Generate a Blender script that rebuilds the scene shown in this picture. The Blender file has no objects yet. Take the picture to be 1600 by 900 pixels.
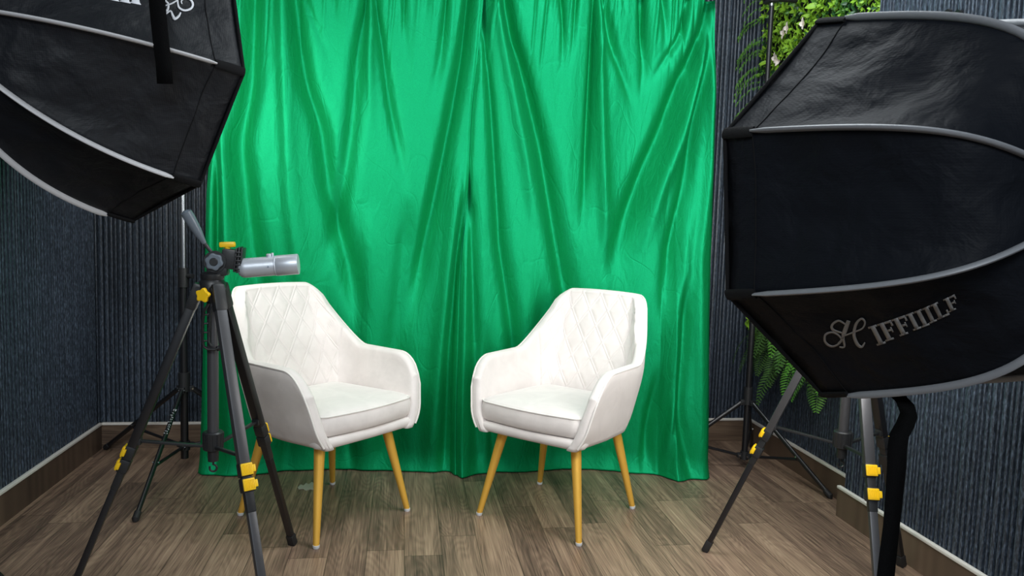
import bpy, bmesh, math, random
import numpy as np
from mathutils import Vector, Matrix, noise
from mathutils.bvhtree import BVHTree

random.seed(7)
rng = np.random.default_rng(11)
S = bpy.context.scene
COL = S.collection
PI = math.pi

# ------------------------------------------------------------------ camera
FPX = 1175.0                     # focal length in pixels of the 1600 px wide frame
CAMH = 1.17
AX = Vector((0.98939379, 0.01853376, 0.14407092))    # world X seen in camera axes (right, down, forward)
AY = Vector((-0.14173534, -0.09393111, 0.98543799))
AZ = Vector((0.03179661, -0.99540617, -0.09030797))
cam_data = bpy.data.cameras.new('camera')
cam_data.sensor_width = 36.0
cam_data.lens = 36.0 * FPX / 1600.0
cam_data.clip_start = 0.05
cam = bpy.data.objects.new('camera', cam_data)
COL.objects.link(cam)
right = Vector((AX[0], AY[0], AZ[0])); down = Vector((AX[1], AY[1], AZ[1])); fwd = Vector((AX[2], AY[2], AZ[2]))
cam.matrix_world = Matrix(((right[0], -down[0], -fwd[0], 0.0),
                           (right[1], -down[1], -fwd[1], 0.0),
                           (right[2], -down[2], -fwd[2], CAMH),
                           (0, 0, 0, 1)))
S.camera = cam
CAM = Vector((0, 0, CAMH))


def ray(px, py):
    v = Vector((px - 800.0, py - 450.0, FPX))
    return Vector((AX.dot(v), AY.dot(v), AZ.dot(v)))


def at_y(px, py, Y):
    r = ray(px, py)
    return CAM + r * (Y / r[1])


def at_z(px, py, z=0.0):
    r = ray(px, py)
    return CAM + r * ((z - CAMH) / r[2])


# ------------------------------------------------------------------ world, lights, exposure
S.view_settings.view_transform = 'Standard'
S.view_settings.look = 'None'
S.view_settings.gamma = 1.0
S.view_settings.exposure = 0.0
S.view_settings.use_curve_mapping = False
w = bpy.data.worlds.new('world'); S.world = w
w.use_nodes = True
w.node_tree.nodes['Background'].inputs[0].default_value = (0.72, 0.86, 1.0, 1)
w.node_tree.nodes['Background'].inputs[1].default_value = 0.42


def area(name, loc, target, sx, sy, power, color):
    l = bpy.data.lights.new(name, 'AREA')
    l.shape = 'RECTANGLE'; l.size = sx; l.size_y = sy
    l.energy = power; l.color = color
    o = bpy.data.objects.new(name, l); COL.objects.link(o)
    o.location = loc
    d = Vector(target) - Vector(loc)
    o.rotation_euler = d.to_track_quat('-Z', 'Y').to_euler()
    return o


P_FILL_NEAR, P_CEIL_FAR, P_BOX_L, P_BOX_R = 80.0, 30.0, 7.0, 14.0
area('fill_light_near', (-0.35, -0.9, 2.70), (0.0, 2.4, 0.3), 1.6, 0.8, P_FILL_NEAR, (0.90, 0.96, 1.0))  # unseen fill behind the camera, added to brighten the chair fronts
area('ceiling_lamp_far', (0.95, 2.30, 2.78), (0.95, 2.4, 0), 1.3, 0.6, P_CEIL_FAR, (0.90, 0.96, 1.0))


# ------------------------------------------------------------------ materials
def new_mat(name):
    m = bpy.data.materials.new(name); m.use_nodes = True
    return m, m.node_tree, m.node_tree.nodes['Principled BSDF']


def simple(name, col, rough=0.5, metal=0.0, sheen=0.0, bump=0.0, bscale=200.0, spec=0.5, aniso=None, coat=0.0):
    m, nt, b = new_mat(name)
    b.inputs['Base Color'].default_value = (*col, 1)
    b.inputs['Roughness'].default_value = rough
    b.inputs['Metallic'].default_value = metal
    b.inputs['Specular IOR Level'].default_value = spec
    b.inputs['Sheen Weight'].default_value = sheen
    b.inputs['Coat Weight'].default_value = coat
    tc = nt.nodes.new('ShaderNodeTexCoord')
    n = nt.nodes.new('ShaderNodeTexNoise'); n.inputs['Scale'].default_value = bscale
    n.inputs['Detail'].default_value = 4
    nt.links.new(tc.outputs['Object'], n.inputs['Vector'])
    mp = nt.nodes.new('ShaderNodeMapRange')
    mp.inputs['To Min'].default_value = max(0.0, rough - 0.06); mp.inputs['To Max'].default_value = min(1.0, rough + 0.06)
    nt.links.new(n.outputs['Fac'], mp.inputs['Value']); nt.links.new(mp.outputs['Result'], b.inputs['Roughness'])
    if bump > 0:
        bp = nt.nodes.new('ShaderNodeBump'); bp.inputs['Strength'].default_value = bump
        bp.inputs['Distance'].default_value = 0.002
        nt.links.new(n.outputs['Fac'], bp.inputs['Height']); nt.links.new(bp.outputs['Normal'], b.inputs['Normal'])
    return m


def N(nt, kind, **kw):
    n = nt.nodes.new(kind)
    for k, v in kw.items():
        setattr(n, k, v)
    return n


def wood_floor(name, axis=1, width=0.1305, phase=0.0, length=0.92, tint=1.0):
    """vinyl planks; axis = index of the coordinate the planks run along"""
    m, nt, b = new_mat(name)
    L = nt.links.new
    tc = N(nt, 'ShaderNodeTexCoord'); sep = N(nt, 'ShaderNodeSeparateXYZ'); L(tc.outputs['Object'], sep.inputs[0])

    def math_(op, a, bb=None, c=None):
        n = N(nt, 'ShaderNodeMath', operation=op)
        for i, q in enumerate((a, bb, c)):
            if q is None: continue
            if isinstance(q, (int, float)): n.inputs[i].default_value = q
            else: L(q, n.inputs[i])
        return n.outputs[0]
    names = ['X', 'Y', 'Z']
    along = sep.outputs[names[axis]]
    across = sep.outputs['X'] if axis == 1 else sep.outputs['Z']
    r = math_('DIVIDE', math_('SUBTRACT', across, phase), width)
    row = math_('FLOOR', r); rf = math_('FRACT', r)
    wn = N(nt, 'ShaderNodeTexWhiteNoise', noise_dimensions='1D'); L(row, wn.inputs['W'])
    q = math_('ADD', math_('DIVIDE', along, length), math_('MULTIPLY', wn.outputs['Value'], 7.3))
    seg = math_('FLOOR', q); sf = math_('FRACT', q)
    cmb = N(nt, 'ShaderNodeCombineXYZ'); L(row, cmb.inputs[0]); L(seg, cmb.inputs[1])
    wn2 = N(nt, 'ShaderNodeTexWhiteNoise', noise_dimensions='2D'); L(cmb.outputs[0], wn2.inputs['Vector'])
    # grain coordinates, shifted per plank
    gv = N(nt, 'ShaderNodeCombineXYZ')
    L(math_('MULTIPLY', across, 38.0), gv.inputs[0])
    L(math_('ADD', math_('MULTIPLY', along, 1.5), math_('MULTIPLY', wn2.outputs['Value'], 31.0)), gv.inputs[1])
    L(math_('MULTIPLY', row, 3.7), gv.inputs[2])
    n1 = N(nt, 'ShaderNodeTexNoise'); n1.inputs['Scale'].default_value = 1.0; n1.inputs['Detail'].default_value = 6
    n1.inputs['Distortion'].default_value = 0.35
    L(gv.outputs[0], n1.inputs['Vector'])
    # fine streaks
    gv2 = N(nt, 'ShaderNodeCombineXYZ')
    L(math_('MULTIPLY', across, 260.0), gv2.inputs[0]); L(math_('MULTIPLY', along, 4.5), gv2.inputs[1]); L(row, gv2.inputs[2])
    n2 = N(nt, 'ShaderNodeTexNoise'); n2.inputs['Scale'].default_value = 1.0; n2.inputs['Detail'].default_value = 3
    L(gv2.outputs[0], n2.inputs['Vector'])
    # cathedral rings
    gv3 = N(nt, 'ShaderNodeCombineXYZ')
    L(math_('MULTIPLY', across, 9.0), gv3.inputs[0])
    L(math_('ADD', math_('MULTIPLY', along, 1.5), math_('MULTIPLY', wn2.outputs['Value'], 57.0)), gv3.inputs[1])
    L(row, gv3.inputs[2])
    n3 = N(nt, 'ShaderNodeTexNoise'); n3.inputs['Scale'].default_value = 1.0; n3.inputs['Detail'].default_value = 1
    L(gv3.outputs[0], n3.inputs['Vector'])
    rings = math_('SINE', math_('MULTIPLY', n3.outputs['Fac'], 130.0))
    v = math_('ADD', math_('MULTIPLY', n1.outputs['Fac'], 0.30), math_('MULTIPLY', n2.outputs['Fac'], 0.34))
    v = math_('ADD', v, 0.185)
    v = math_('ADD', v, math_('MULTIPLY', rings, 0.020))
    v = math_('ADD', v, math_('MULTIPLY', math_('SUBTRACT', wn2.outputs['Value'], 0.5), 0.12))
    cr = N(nt, 'ShaderNodeValToRGB'); L(v, cr.inputs['Fac'])
    e = cr.color_ramp.elements
    e[0].position = 0.34; e[0].color = (0.050 * tint, 0.034 * tint, 0.026 * tint, 1)
    e[1].position = 0.68; e[1].color = (0.44 * tint, 0.315 * tint, 0.215 * tint, 1)
    x = cr.color_ramp.elements.new(0.46); x.color = (0.165 * tint, 0.108 * tint, 0.076 * tint, 1)
    x = cr.color_ramp.elements.new(0.55); x.color = (0.285 * tint, 0.192 * tint, 0.130 * tint, 1)
    # joints
    j1 = math_('LESS_THAN', math_('MULTIPLY', math_('MINIMUM', rf, math_('SUBTRACT', 1.0, rf)), width), 0.0013)
    j2 = math_('LESS_THAN', math_('MULTIPLY', math_('MINIMUM', sf, math_('SUBTRACT', 1.0, sf)), length), 0.0013)
    j = math_('MAXIMUM', j1, j2)
    if axis == 0:
        j = math_('MULTIPLY', j, 0.0)
    mx = N(nt, 'ShaderNodeMix', data_type='RGBA'); L(math_('MULTIPLY', j, 0.75), mx.inputs['Factor'])
    L(cr.outputs['Color'], mx.inputs['A']); mx.inputs['B'].default_value = (0.035, 0.025, 0.018, 1)
    L(mx.outputs['Result'], b.inputs['Base Color'])
    b.inputs['Roughness'].default_value = 0.42
    bp = N(nt, 'ShaderNodeBump'); bp.inputs['Strength'].default_value = 0.25; bp.inputs['Distance'].default_value = 0.001
    L(v, bp.inputs['Height']); L(bp.outputs['Normal'], b.inputs['Normal'])
    return m


def wall_panel_mat(name, col):
    m, nt, b = new_mat(name)
    L = nt.links.new
    tc = N(nt, 'ShaderNodeTexCoord')
    mp = N(nt, 'ShaderNodeMapping'); L(tc.outputs['Object'], mp.inputs['Vector'])
    mp.inputs['Rotation'].default_value = (0.3, 0.25, 0.35); mp.inputs['Scale'].default_value = (210, 210, 60)
    n = N(nt, 'ShaderNodeTexNoise'); n.inputs['Scale'].default_value = 1.0; n.inputs['Detail'].default_value = 5
    n.inputs['Roughness'].default_value = 0.65
    L(mp.outputs[0], n.inputs['Vector'])
    cr = N(nt, 'ShaderNodeValToRGB'); L(n.outputs['Fac'], cr.inputs['Fac'])
    cr.color_ramp.elements[0].position = 0.45; cr.color_ramp.elements[0].color = (*[c * 0.85 for c in col], 1)
    cr.color_ramp.elements[1].position = 0.72; cr.color_ramp.elements[1].color = (*[c * 4.2 for c in col], 1)
    L(cr.outputs['Color'], b.inputs['Base Color'])
    b.inputs['Roughness'].default_value = 0.42
    b.inputs['Specular IOR Level'].default_value = 0.6
    bp = N(nt, 'ShaderNodeBump'); bp.inputs['Strength'].default_value = 0.6; bp.inputs['Distance'].default_value = 0.0018
    L(n.outputs['Fac'], bp.inputs['Height']); L(bp.outputs['Normal'], b.inputs['Normal'])
    return m


def curtain_mat(name):
    m, nt, b = new_mat(name)
    L = nt.links.new
    tc = N(nt, 'ShaderNodeTexCoord')
    mp = N(nt, 'ShaderNodeMapping'); L(tc.outputs['Object'], mp.inputs['Vector']); mp.inputs['Scale'].default_value = (620, 620, 210)
    n = N(nt, 'ShaderNodeTexNoise'); n.inputs['Scale'].default_value = 1.0; n.inputs['Detail'].default_value = 2
    L(mp.outputs[0], n.inputs['Vector'])
    mp2 = N(nt, 'ShaderNodeMapping'); L(tc.outputs['Object'], mp2.inputs['Vector']); mp2.inputs['Scale'].default_value = (22, 22, 7)
    n2 = N(nt, 'ShaderNodeTexNoise'); n2.inputs['Scale'].default_value = 1.0; n2.inputs['Detail'].default_value = 6
    n2.inputs['Distortion'].default_value = 1.5
    L(mp2.outputs[0], n2.inputs['Vector'])
    # sharp crease lines left by folding
    mp3 = N(nt, 'ShaderNodeMapping'); L(tc.outputs['Object'], mp3.inputs['Vector']); mp3.inputs['Scale'].default_value = (5, 5, 2.6)
    mp3.inputs['Rotation'].default_value = (0, 0.45, 0)
    v3 = N(nt, 'ShaderNodeTexNoise'); v3.inputs['Scale'].default_value = 1.0; v3.inputs['Detail'].default_value = 0.6
    v3.inputs['Distortion'].default_value = 0.2
    L(mp3.outputs[0], v3.inputs['Vector'])
    s = N(nt, 'ShaderNodeMath', operation='SUBTRACT'); L(v3.outputs['Fac'], s.inputs[0]); s.inputs[1].default_value = 0.5
    a = N(nt, 'ShaderNodeMath', operation='ABSOLUTE'); L(s.outputs[0], a.inputs[0])
    cr3 = N(nt, 'ShaderNodeMapRange'); L(a.outputs[0], cr3.inputs['Value'])
    cr3.inputs['From Min'].default_value = 0.0; cr3.inputs['From Max'].default_value = 0.012
    cr = N(nt, 'ShaderNodeValToRGB'); L(n.outputs['Fac'], cr.inputs['Fac'])
    cr.color_ramp.elements[0].position = 0.3; cr.color_ramp.elements[0].color = (0.0030, 0.175, 0.044, 1)
    cr.color_ramp.elements[1].position = 0.7; cr.color_ramp.elements[1].color = (0.0060, 0.300, 0.080, 1)
    L(cr.outputs['Color'], b.inputs['Base Color'])
    b.inputs['Roughness'].default_value = 0.50
    b.inputs['Metallic'].default_value = 0.0
    b.inputs['Specular IOR Level'].default_value = 0.15
    b.inputs['Specular Tint'].default_value = (0.35, 1.0, 0.55, 1)
    b.inputs['Sheen Weight'].default_value = 0.0
    b.inputs['Sheen Tint'].default_value = (0.3, 1.0, 0.5, 1)
    b1 = N(nt, 'ShaderNodeBump'); b1.inputs['Strength'].default_value = 0.35; b1.inputs['Distance'].default_value = 0.001
    L(n.outputs['Fac'], b1.inputs['Height'])
    b2 = N(nt, 'ShaderNodeBump'); b2.inputs['Strength'].default_value = 0.45; b2.inputs['Distance'].default_value = 0.009
    L(n2.outputs['Fac'], b2.inputs['Height']); L(b1.outputs['Normal'], b2.inputs['Normal'])
    b3 = N(nt, 'ShaderNodeBump'); b3.inputs['Strength'].default_value = 0.35; b3.inputs['Distance'].default_value = 0.002
    L(cr3.outputs['Result'], b3.inputs['Height']); L(b2.outputs['Normal'], b3.inputs['Normal'])
    L(b3.outputs['Normal'], b.inputs['Normal'])
    # satin: an olive green body under a cooler green gloss
    gl = N(nt, 'ShaderNodeBsdfGlossy'); gl.inputs['Color'].default_value = (0.006, 0.56, 0.29, 1); gl.inputs['Roughness'].default_value = 0.56
    L(b3.outputs['Normal'], gl.inputs['Normal'])
    mxs = N(nt, 'ShaderNodeMixShader'); mxs.inputs[0].default_value = 0.30
    out = nt.nodes['Material Output']
    L(b.outputs[0], mxs.inputs[1]); L(gl.outputs[0], mxs.inputs[2]); L(mxs.outputs[0], out.inputs['Surface'])
    return m


def velvet_mat(name, col):
    m, nt, b = new_mat(name)
    L = nt.links.new
    tc = N(nt, 'ShaderNodeTexCoord')
    n = N(nt, 'ShaderNodeTexNoise'); n.inputs['Scale'].default_value = 9; n.inputs['Detail'].default_value = 4
    n.inputs['Distortion'].default_value = 1.2
    L(tc.outputs['Object'], n.inputs['Vector'])
    cr = N(nt, 'ShaderNodeValToRGB'); L(n.outputs['Fac'], cr.inputs['Fac'])
    cr.color_ramp.elements[0].position = 0.3; cr.color_ramp.elements[0].color = (*[c * 0.90 for c in col], 1)
    cr.color_ramp.elements[1].position = 0.7; cr.color_ramp.elements[1].color = (*col, 1)
    L(cr.outputs['Color'], b.inputs['Base Color'])
    b.inputs['Roughness'].default_value = 0.8
    b.inputs['Sheen Weight'].default_value = 0.35; b.inputs['Sheen Roughness'].default_value = 0.4
    b.inputs['Specular IOR Level'].default_value = 0.2
    n2 = N(nt, 'ShaderNodeTexNoise'); n2.inputs['Scale'].default_value = 700; L(tc.outputs['Object'], n2.inputs['Vector'])
    n3 = N(nt, 'ShaderNodeTexNoise'); n3.inputs['Scale'].default_value = 16; n3.inputs['Detail'].default_value = 2
    L(tc.outputs['Object'], n3.inputs['Vector'])
    b1 = N(nt, 'ShaderNodeBump'); b1.inputs['Strength'].default_value = 0.2; b1.inputs['Distance'].default_value = 0.001
    L(n2.outputs['Fac'], b1.inputs['Height'])
    b2 = N(nt, 'ShaderNodeBump'); b2.inputs['Strength'].default_value = 0.3; b2.inputs['Distance'].default_value = 0.008
    L(n3.outputs['Fac'], b2.inputs['Height']); L(b1.outputs['Normal'], b2.inputs['Normal'])
    L(b2.outputs['Normal'], b.inputs['Normal'])
    return m


def softbox_mat(name, spec):
    m, nt, b = new_mat(name)
    L = nt.links.new
    tc = N(nt, 'ShaderNodeTexCoord')
    # crumpled cloth
    n = N(nt, 'ShaderNodeTexNoise'); n.inputs['Scale'].default_value = 9; n.inputs['Detail'].default_value = 4
    n.inputs['Distortion'].default_value = 0.35
    L(tc.outputs['Object'], n.inputs['Vector'])
    # rip-stop grid
    wv = N(nt, 'ShaderNodeTexWave', wave_type='BANDS', bands_direction='X'); wv.inputs['Scale'].default_value = 60
    L(tc.outputs['Object'], wv.inputs['Vector'])
    wz = N(nt, 'ShaderNodeTexWave', wave_type='BANDS', bands_direction='Z'); wz.inputs['Scale'].default_value = 60
    L(tc.outputs['Object'], wz.inputs['Vector'])
    mxx = N(nt, 'ShaderNodeMath', operation='MAXIMUM'); L(wv.outputs['Fac'], mxx.inputs[0]); L(wz.outputs['Fac'], mxx.inputs[1])
    b.inputs['Base Color'].default_value = (0.0070, 0.0085, 0.012, 1)
    b.inputs['Roughness'].default_value = 0.58
    b.inputs['Specular IOR Level'].default_value = spec
    b1 = N(nt, 'ShaderNodeBump'); b1.inputs['Strength'].default_value = 0.25; b1.inputs['Distance'].default_value = 0.0006
    L(mxx.outputs[0], b1.inputs['Height'])
    b2 = N(nt, 'ShaderNodeBump'); b2.inputs['Strength'].default_value = 1.0; b2.inputs['Distance'].default_value = 0.016
    L(n.outputs['Fac'], b2.inputs['Height']); L(b1.outputs['Normal'], b2.inputs['Normal'])
    L(b2.outputs['Normal'], b.inputs['Normal'])
    return m


def emit_mat(name, col, strength):
    m, nt, b = new_mat(name)
    b.inputs['Base Color'].default_value = (0.9, 0.9, 0.9, 1)
    b.inputs['Emission Color'].default_value = (*col, 1); b.inputs['Emission Strength'].default_value = strength
    return m


M = dict(
    floor=wood_floor('plank_vinyl', 1, 0.1305, at_z(632, 860)[0], 0.92, 1.14),
    skirt=wood_floor('skirting_wood_along_x', 0, 5.0, 0.0, 5.0, 0.55),
    skirt_y=wood_floor('skirting_wood_along_y', 1, 5.0, 0.0, 5.0, 0.50),
    wall=wall_panel_mat('charcoal_ribbed_panel', (0.029, 0.039, 0.055)),
    cap=simple('white_trim', (0.82, 0.78, 0.72), 0.6, bump=0.4, bscale=60),
    ceil=simple('ceiling_paint', (0.55, 0.56, 0.58), 0.8),
    green=curtain_mat('green_satin'),
    velvet=velvet_mat('cream_velvet', (0.80, 0.745, 0.715)),
    quilt=velvet_mat('cream_velvet_quilted', (0.81, 0.755, 0.725)),
    pip=simple('cream_piping', (0.80, 0.76, 0.72), 0.7, sheen=0.3),
    gold=simple('gold_metal', (0.90, 0.51, 0.08), 0.42, 0.35, spec=0.5),
    glide=simple('clear_plastic_glide', (0.70, 0.72, 0.74), 0.3),
    black=simple('black_metal', (0.010, 0.010, 0.012), 0.35, 0.0, spec=0.6),
    plast=simple('black_plastic', (0.018, 0.019, 0.021), 0.42, bump=0.1),
    rubber=simple('black_rubber', (0.016, 0.016, 0.017), 0.6),
    gun=simple('gunmetal', (0.095, 0.095, 0.102), 0.38, 0.55),
    steel=simple('polished_steel', (0.62, 0.65, 0.68), 0.22, 1.0),
    yellow=simple('yellow_plastic', (0.95, 0.58, 0.010), 0.4),
    silver=simple('satin_silver', (0.60, 0.64, 0.70), 0.40, 0.45, bump=0.05, bscale=600),
    grip=simple('grey_grip', (0.15, 0.18, 0.215), 0.30),
    cloth=softbox_mat('black_softbox_fabric', 0.32),
    cloth_matte=softbox_mat('black_softbox_fabric_matte', 0.08),
    velcro=simple('black_velcro', (0.007, 0.007, 0.008), 0.9, bump=0.8, bscale=500, spec=0.2),
    tape=simple('grey_tape', (0.50, 0.50, 0.52), 0.45, bump=0.25, bscale=120),
    tape_shaded=simple('grey_tape_shaded', (0.21, 0.22, 0.24), 0.45, bump=0.25, bscale=120),  # same grey tape on the right softbox, its weaker light put into the colour
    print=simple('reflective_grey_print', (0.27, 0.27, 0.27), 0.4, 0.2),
    printw=simple('white_print', (0.70, 0.72, 0.78), 0.45),
    strap=simple('black_webbing', (0.0032, 0.0032, 0.0036), 0.9, bump=0.7, bscale=350, spec=0.08),
    diff=emit_mat('white_diffuser', (1.0, 0.97, 0.93), 1.6),
    leaf1=simple('leaf_lime', (0.26, 0.50, 0.035), 0.45),
    leaf2=simple('leaf_mid_green', (0.085, 0.235, 0.030), 0.42),
    leaf3=simple('leaf_dark_green', (0.022, 0.085, 0.026), 0.38),
    leaf4=simple('fern_green', (0.050, 0.115, 0.026), 0.5),
    backing=simple('foliage_backing', (0.008, 0.016, 0.007), 0.9),
    petal=simple('white_petal', (0.95, 0.86, 0.78), 0.5),
    patch=simple('worn_pale_patch', (0.46, 0.42, 0.36), 0.7, bump=0.6, bscale=80),
)


# ------------------------------------------------------------------ object helpers
def mesh_obj(name, verts, faces, mat, parent=None, smooth=True, mats=None, midx=None):
    me = bpy.data.meshes.new(name)
    me.from_pydata([tuple(v) for v in verts], [], [tuple(f) for f in faces])
    for x in (mats or [mat]):
        me.materials.append(x)
    if midx is not None:
        me.polygons.foreach_set('material_index', midx)
    if smooth:
        me.polygons.foreach_set('use_smooth', [True] * len(me.polygons))
    me.update()
    o = bpy.data.objects.new(name, me); COL.objects.link(o)
    if parent is not None:
        o.parent = parent
    return o


class MB:
    """collects shapes that belong to one part and links them as ONE mesh object"""
    def __init__(s):
        s.v = []; s.f = []

    def add(s, vs, fs):
        b = len(s.v); s.v += [Vector(p) for p in vs]; s.f += [tuple(i + b for i in f) for f in fs]
        return s

    def box(s, c, size, rot=None, bev=0.0):
        bm = bmesh.new(); bmesh.ops.create_cube(bm, size=1)
        for v in bm.verts: v.co = Vector((v.co.x * size[0], v.co.y * size[1], v.co.z * size[2]))
        if bev > 0:
            bmesh.ops.bevel(bm, geom=list(bm.edges), offset=bev, segments=2, affect='EDGES', profile=0.6)
        bm.verts.index_update()
        R = rot or Matrix.Identity(3)
        s.add([R @ v.co + Vector(c) for v in bm.verts], [[v.index for v in f.verts] for f in bm.faces])
        bm.free(); return s

    def tube(s, pts, rads, n=12, flat=None, up=None, caps=True):
        """tube along points; flat=(a,b) multiplies radius on the two cross axes"""
        pts = [Vector(p) for p in pts]
        if isinstance(rads, (int, float)): rads = [rads] * len(pts)
        fa, fb = flat or (1, 1)
        vs = []; prev = None
        for i, p in enumerate(pts):
            t = (pts[min(i + 1, len(pts) - 1)] - pts[max(i - 1, 0)])
            if t.length < 1e-9: t = Vector((0, 0, 1))
            t.normalize()
            if up is not None:
                U = up[i] if isinstance(up, list) else Vector(up)
                a = (U - t * U.dot(t)).normalized()
            elif prev is None:
                a = t.orthogonal().normalized()
            else:
                a = (prev - t * prev.dot(t)).normalized()
            prev = a; b = t.cross(a)
            for k in range(n):
                th = 2 * PI * k / n
                vs.append(p + a * (math.cos(th) * rads[i] * fa) + b * (math.sin(th) * rads[i] * fb))
        fs = []
        for i in range(len(pts) - 1):
            for k in range(n):
                fs.append((i * n + k, i * n + (k + 1) % n, (i + 1) * n + (k + 1) % n, (i + 1) * n + k))
        if caps:
            fs.append(tuple(range(n - 1, -1, -1))); fs.append(tuple(range((len(pts) - 1) * n, len(pts) * n)))
        return s.add(vs, fs)

    def bar(s, a, b, wx, wy, side, bev=0.003):
        """rounded rectangular bar from a to b; side = direction of the wx extent"""
        a = Vector(a); b = Vector(b); t = (b - a); L = t.length; t.normalize()
        x = (Vector(side) - t * Vector(side).dot(t)).normalized(); y = t.cross(x)
        R = Matrix((x, y, t)).transposed()
        return s.box((a + b) / 2, (wx, wy, L), R, bev)

    def build(s, name, mat, parent=None, smooth=True, auto=True):
        o = mesh_obj(name, s.v, s.f, mat, parent, smooth)
        if auto:
            try:
                o.data.set_sharp_from_angle(angle=math.radians(38))
            except Exception:
                pass
        return o


def tag(o, label=None, cat=None, group=None, kind=None):
    for k, v in (('label', label), ('category', cat), ('group', group), ('kind', kind)):
        if v: o[k] = v
    return o


def empty(name, loc=(0, 0, 0), rz=0.0):
    o = bpy.data.objects.new(name, None); COL.objects.link(o)
    o.location = loc; o.rotation_euler = (0, 0, rz); o.empty_display_size = 0.1
    return o


def rebase(root):
    """keep children where they were built (world coordinates) under an empty standing at the thing's base"""
    inv = Matrix.Translation(-Vector(root.location))
    for ch in root.children:
        ch.matrix_parent_inverse = inv
    return root


# ------------------------------------------------------------------ the room
XL, XR1, XR2, YB, YSTEP, YF, HC = -1.442, 1.903, 1.796, 3.822, 2.765, -1.6, 2.85
SK = 0.1287


def slab(name, lo, hi, mat, kind='structure'):
    c = [(a + b) / 2 for a, b in zip(lo, hi)]; s = [b - a for a, b in zip(lo, hi)]
    return tag(MB().box(c, s).build(name, mat, smooth=False), kind=kind)


slab('floor', (XL - 0.15, YF, -0.10), (XR1 + 0.15, YB + 0.15, 0.0), M['floor'])
slab('ceiling', (XL - 0.15, YF, HC), (XR1 + 0.15, YB + 0.15, HC + 0.1), M['ceil'])


def ribbed(name, p0, p1, inward, z0, z1, thick=0.12, jog=None):
    """wall face made of irregular vertical ribs, from p0 to p1 (2D), inward = normal into the room"""
    p0 = Vector((*p0, 0)); p1 = Vector((*p1, 0)); d = p1 - p0; L = d.length; d.normalize()
    n = Vector((*inward, 0))
    prof = [(0.0, -thick)]
    s = 0.0
    r = random.Random(len(name) * 7 + 3)
    while s < L - 0.02:
        wdt = r.choice((0.009, 0.012, 0.014, 0.018, 0.021)); g = r.choice((0.006, 0.0075, 0.009))
        h = 0.0
        prof += [(s, -0.020), (s + 0.0012, h - 0.001), (s + wdt * 0.5, h + 0.0008), (s + wdt - 0.0012, h - 0.001), (s + wdt, -0.020)]
        s += wdt + g
    prof += [(L, -0.016), (L, -thick)]
    vs = []
    for z in (z0, z1):
        for (a, b) in prof:
            vs.append(p0 + d * a + n * b + Vector((0, 0, z)))
    m = len(prof); fs = [(i, (i + 1) % m, m + (i + 1) % m, m + i) for i in range(m)]
    fs += [tuple(range(m - 1, -1, -1)), tuple(range(m, 2 * m))]
    o = mesh_obj(name, vs, fs, M['wall'], smooth=False)
    return tag(o, kind='structure')


ribbed('wall_back', (XL - 0.1, YB), (XR1 + 0.1, YB), (0, -1), 0.0, HC)
ribbed('wall_left', (XL, YF), (XL, YB), (1, 0), 0.0, HC)
ribbed('wall_right', (XR1, YSTEP - 0.1), (XR1, YB), (-1, 0), 0.0, HC)
ribbed('wall_right_front', (XR2, YF), (XR2, YSTEP), (-1, 0), 0.0, HC, 0.2)


def skirting(name, p0, p1, inward, mat):
    a = Vector((*p0, 0)); b = Vector((*p1, 0)); n = Vector((*inward, 0)); d = (b - a).normalized()
    t = 0.012
    m = MB(); c = (a + b) / 2 + n * (t / 2)
    sx = abs(d.x) * (b - a).length + abs(n.x) * t; sy = abs(d.y) * (b - a).length + abs(n.y) * t
    m.box((c.x, c.y, (SK - 0.012) / 2), (sx, sy, SK - 0.012))
    o = tag(m.build(name, mat, smooth=False), kind='structure')
    m = MB(); t2 = 0.017; c = (a + b) / 2 + n * (t2 / 2)
    sx = abs(d.x) * (b - a).length + abs(n.x) * t2; sy = abs(d.y) * (b - a).length + abs(n.y) * t2
    m.box((c.x, c.y, SK - 0.006), (sx, sy, 0.012), bev=0.003)
    m.build('cap_strip', M['cap'], o, smooth=False)
    return o


skirting('baseboard_back', (XL, YB), (XR1, YB), (0, -1), M['skirt'])
skirting('baseboard_left', (XL, YF), (XL, YB), (1, 0), M['skirt_y'])
skirting('baseboard_right', (XR1, YSTEP), (XR1, YB), (-1, 0), M['skirt_y'])
skirting('baseboard_right_front', (XR2, YF), (XR2, YSTEP + 0.012), (-1, 0), M['skirt_y'])


# ------------------------------------------------------------------ green curtains
def interp(pts, y):
    if y <= pts[0][1]: return pts[0][0]
    for (x0, y0), (x1, y1) in zip(pts, pts[1:]):
        if y <= y1: return x0 + (x1 - x0) * (y - y0) / (y1 - y0)
    return pts[-1][0]


YC = 3.36
BARZ = 2.235


def fold_world(pts):
    """a fold measured on the hanging cloth, kept as (x, z) points on its plane"""
    out = []
    for px, py in pts:
        p = at_y(px, py, YC); out.append((p.x, p.z))
    return out


def xat(f, z):
    """x of the fold at heights z (numpy), extended straight at both ends; f listed from top down"""
    zs = np.array([q[1] for q in f])[::-1]; xs = np.array([q[0] for q in f])[::-1]
    c = np.interp(z, zs, xs)
    n = 19
    cp = np.concatenate([c[0] + (c[0] - c[1:n + 1])[::-1], c, c[-1] + (c[-1] - c[-n - 1:-1])[::-1]])
    k = np.hanning(2 * n + 3)[1:-1]; k /= k.sum()
    return np.convolve(cp, k, 'valid')


EDGE_L = fold_world([(336, -40), (336, 60), (326, 200), (317, 300), (312, 500), (308, 650), (304, 743)])
EDGE_M = fold_world([(759, -40), (757, 0), (748, 90), (739, 170), (735, 250), (730, 330), (722, 400), (718, 500), (714, 620), (712, 747)])
EDGE_R = fold_world([(1134, -40), (1131, 0), (1127, 60), (1118, 200), (1112, 350), (1103, 500), (1097, 650), (1091, 752)])
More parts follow.
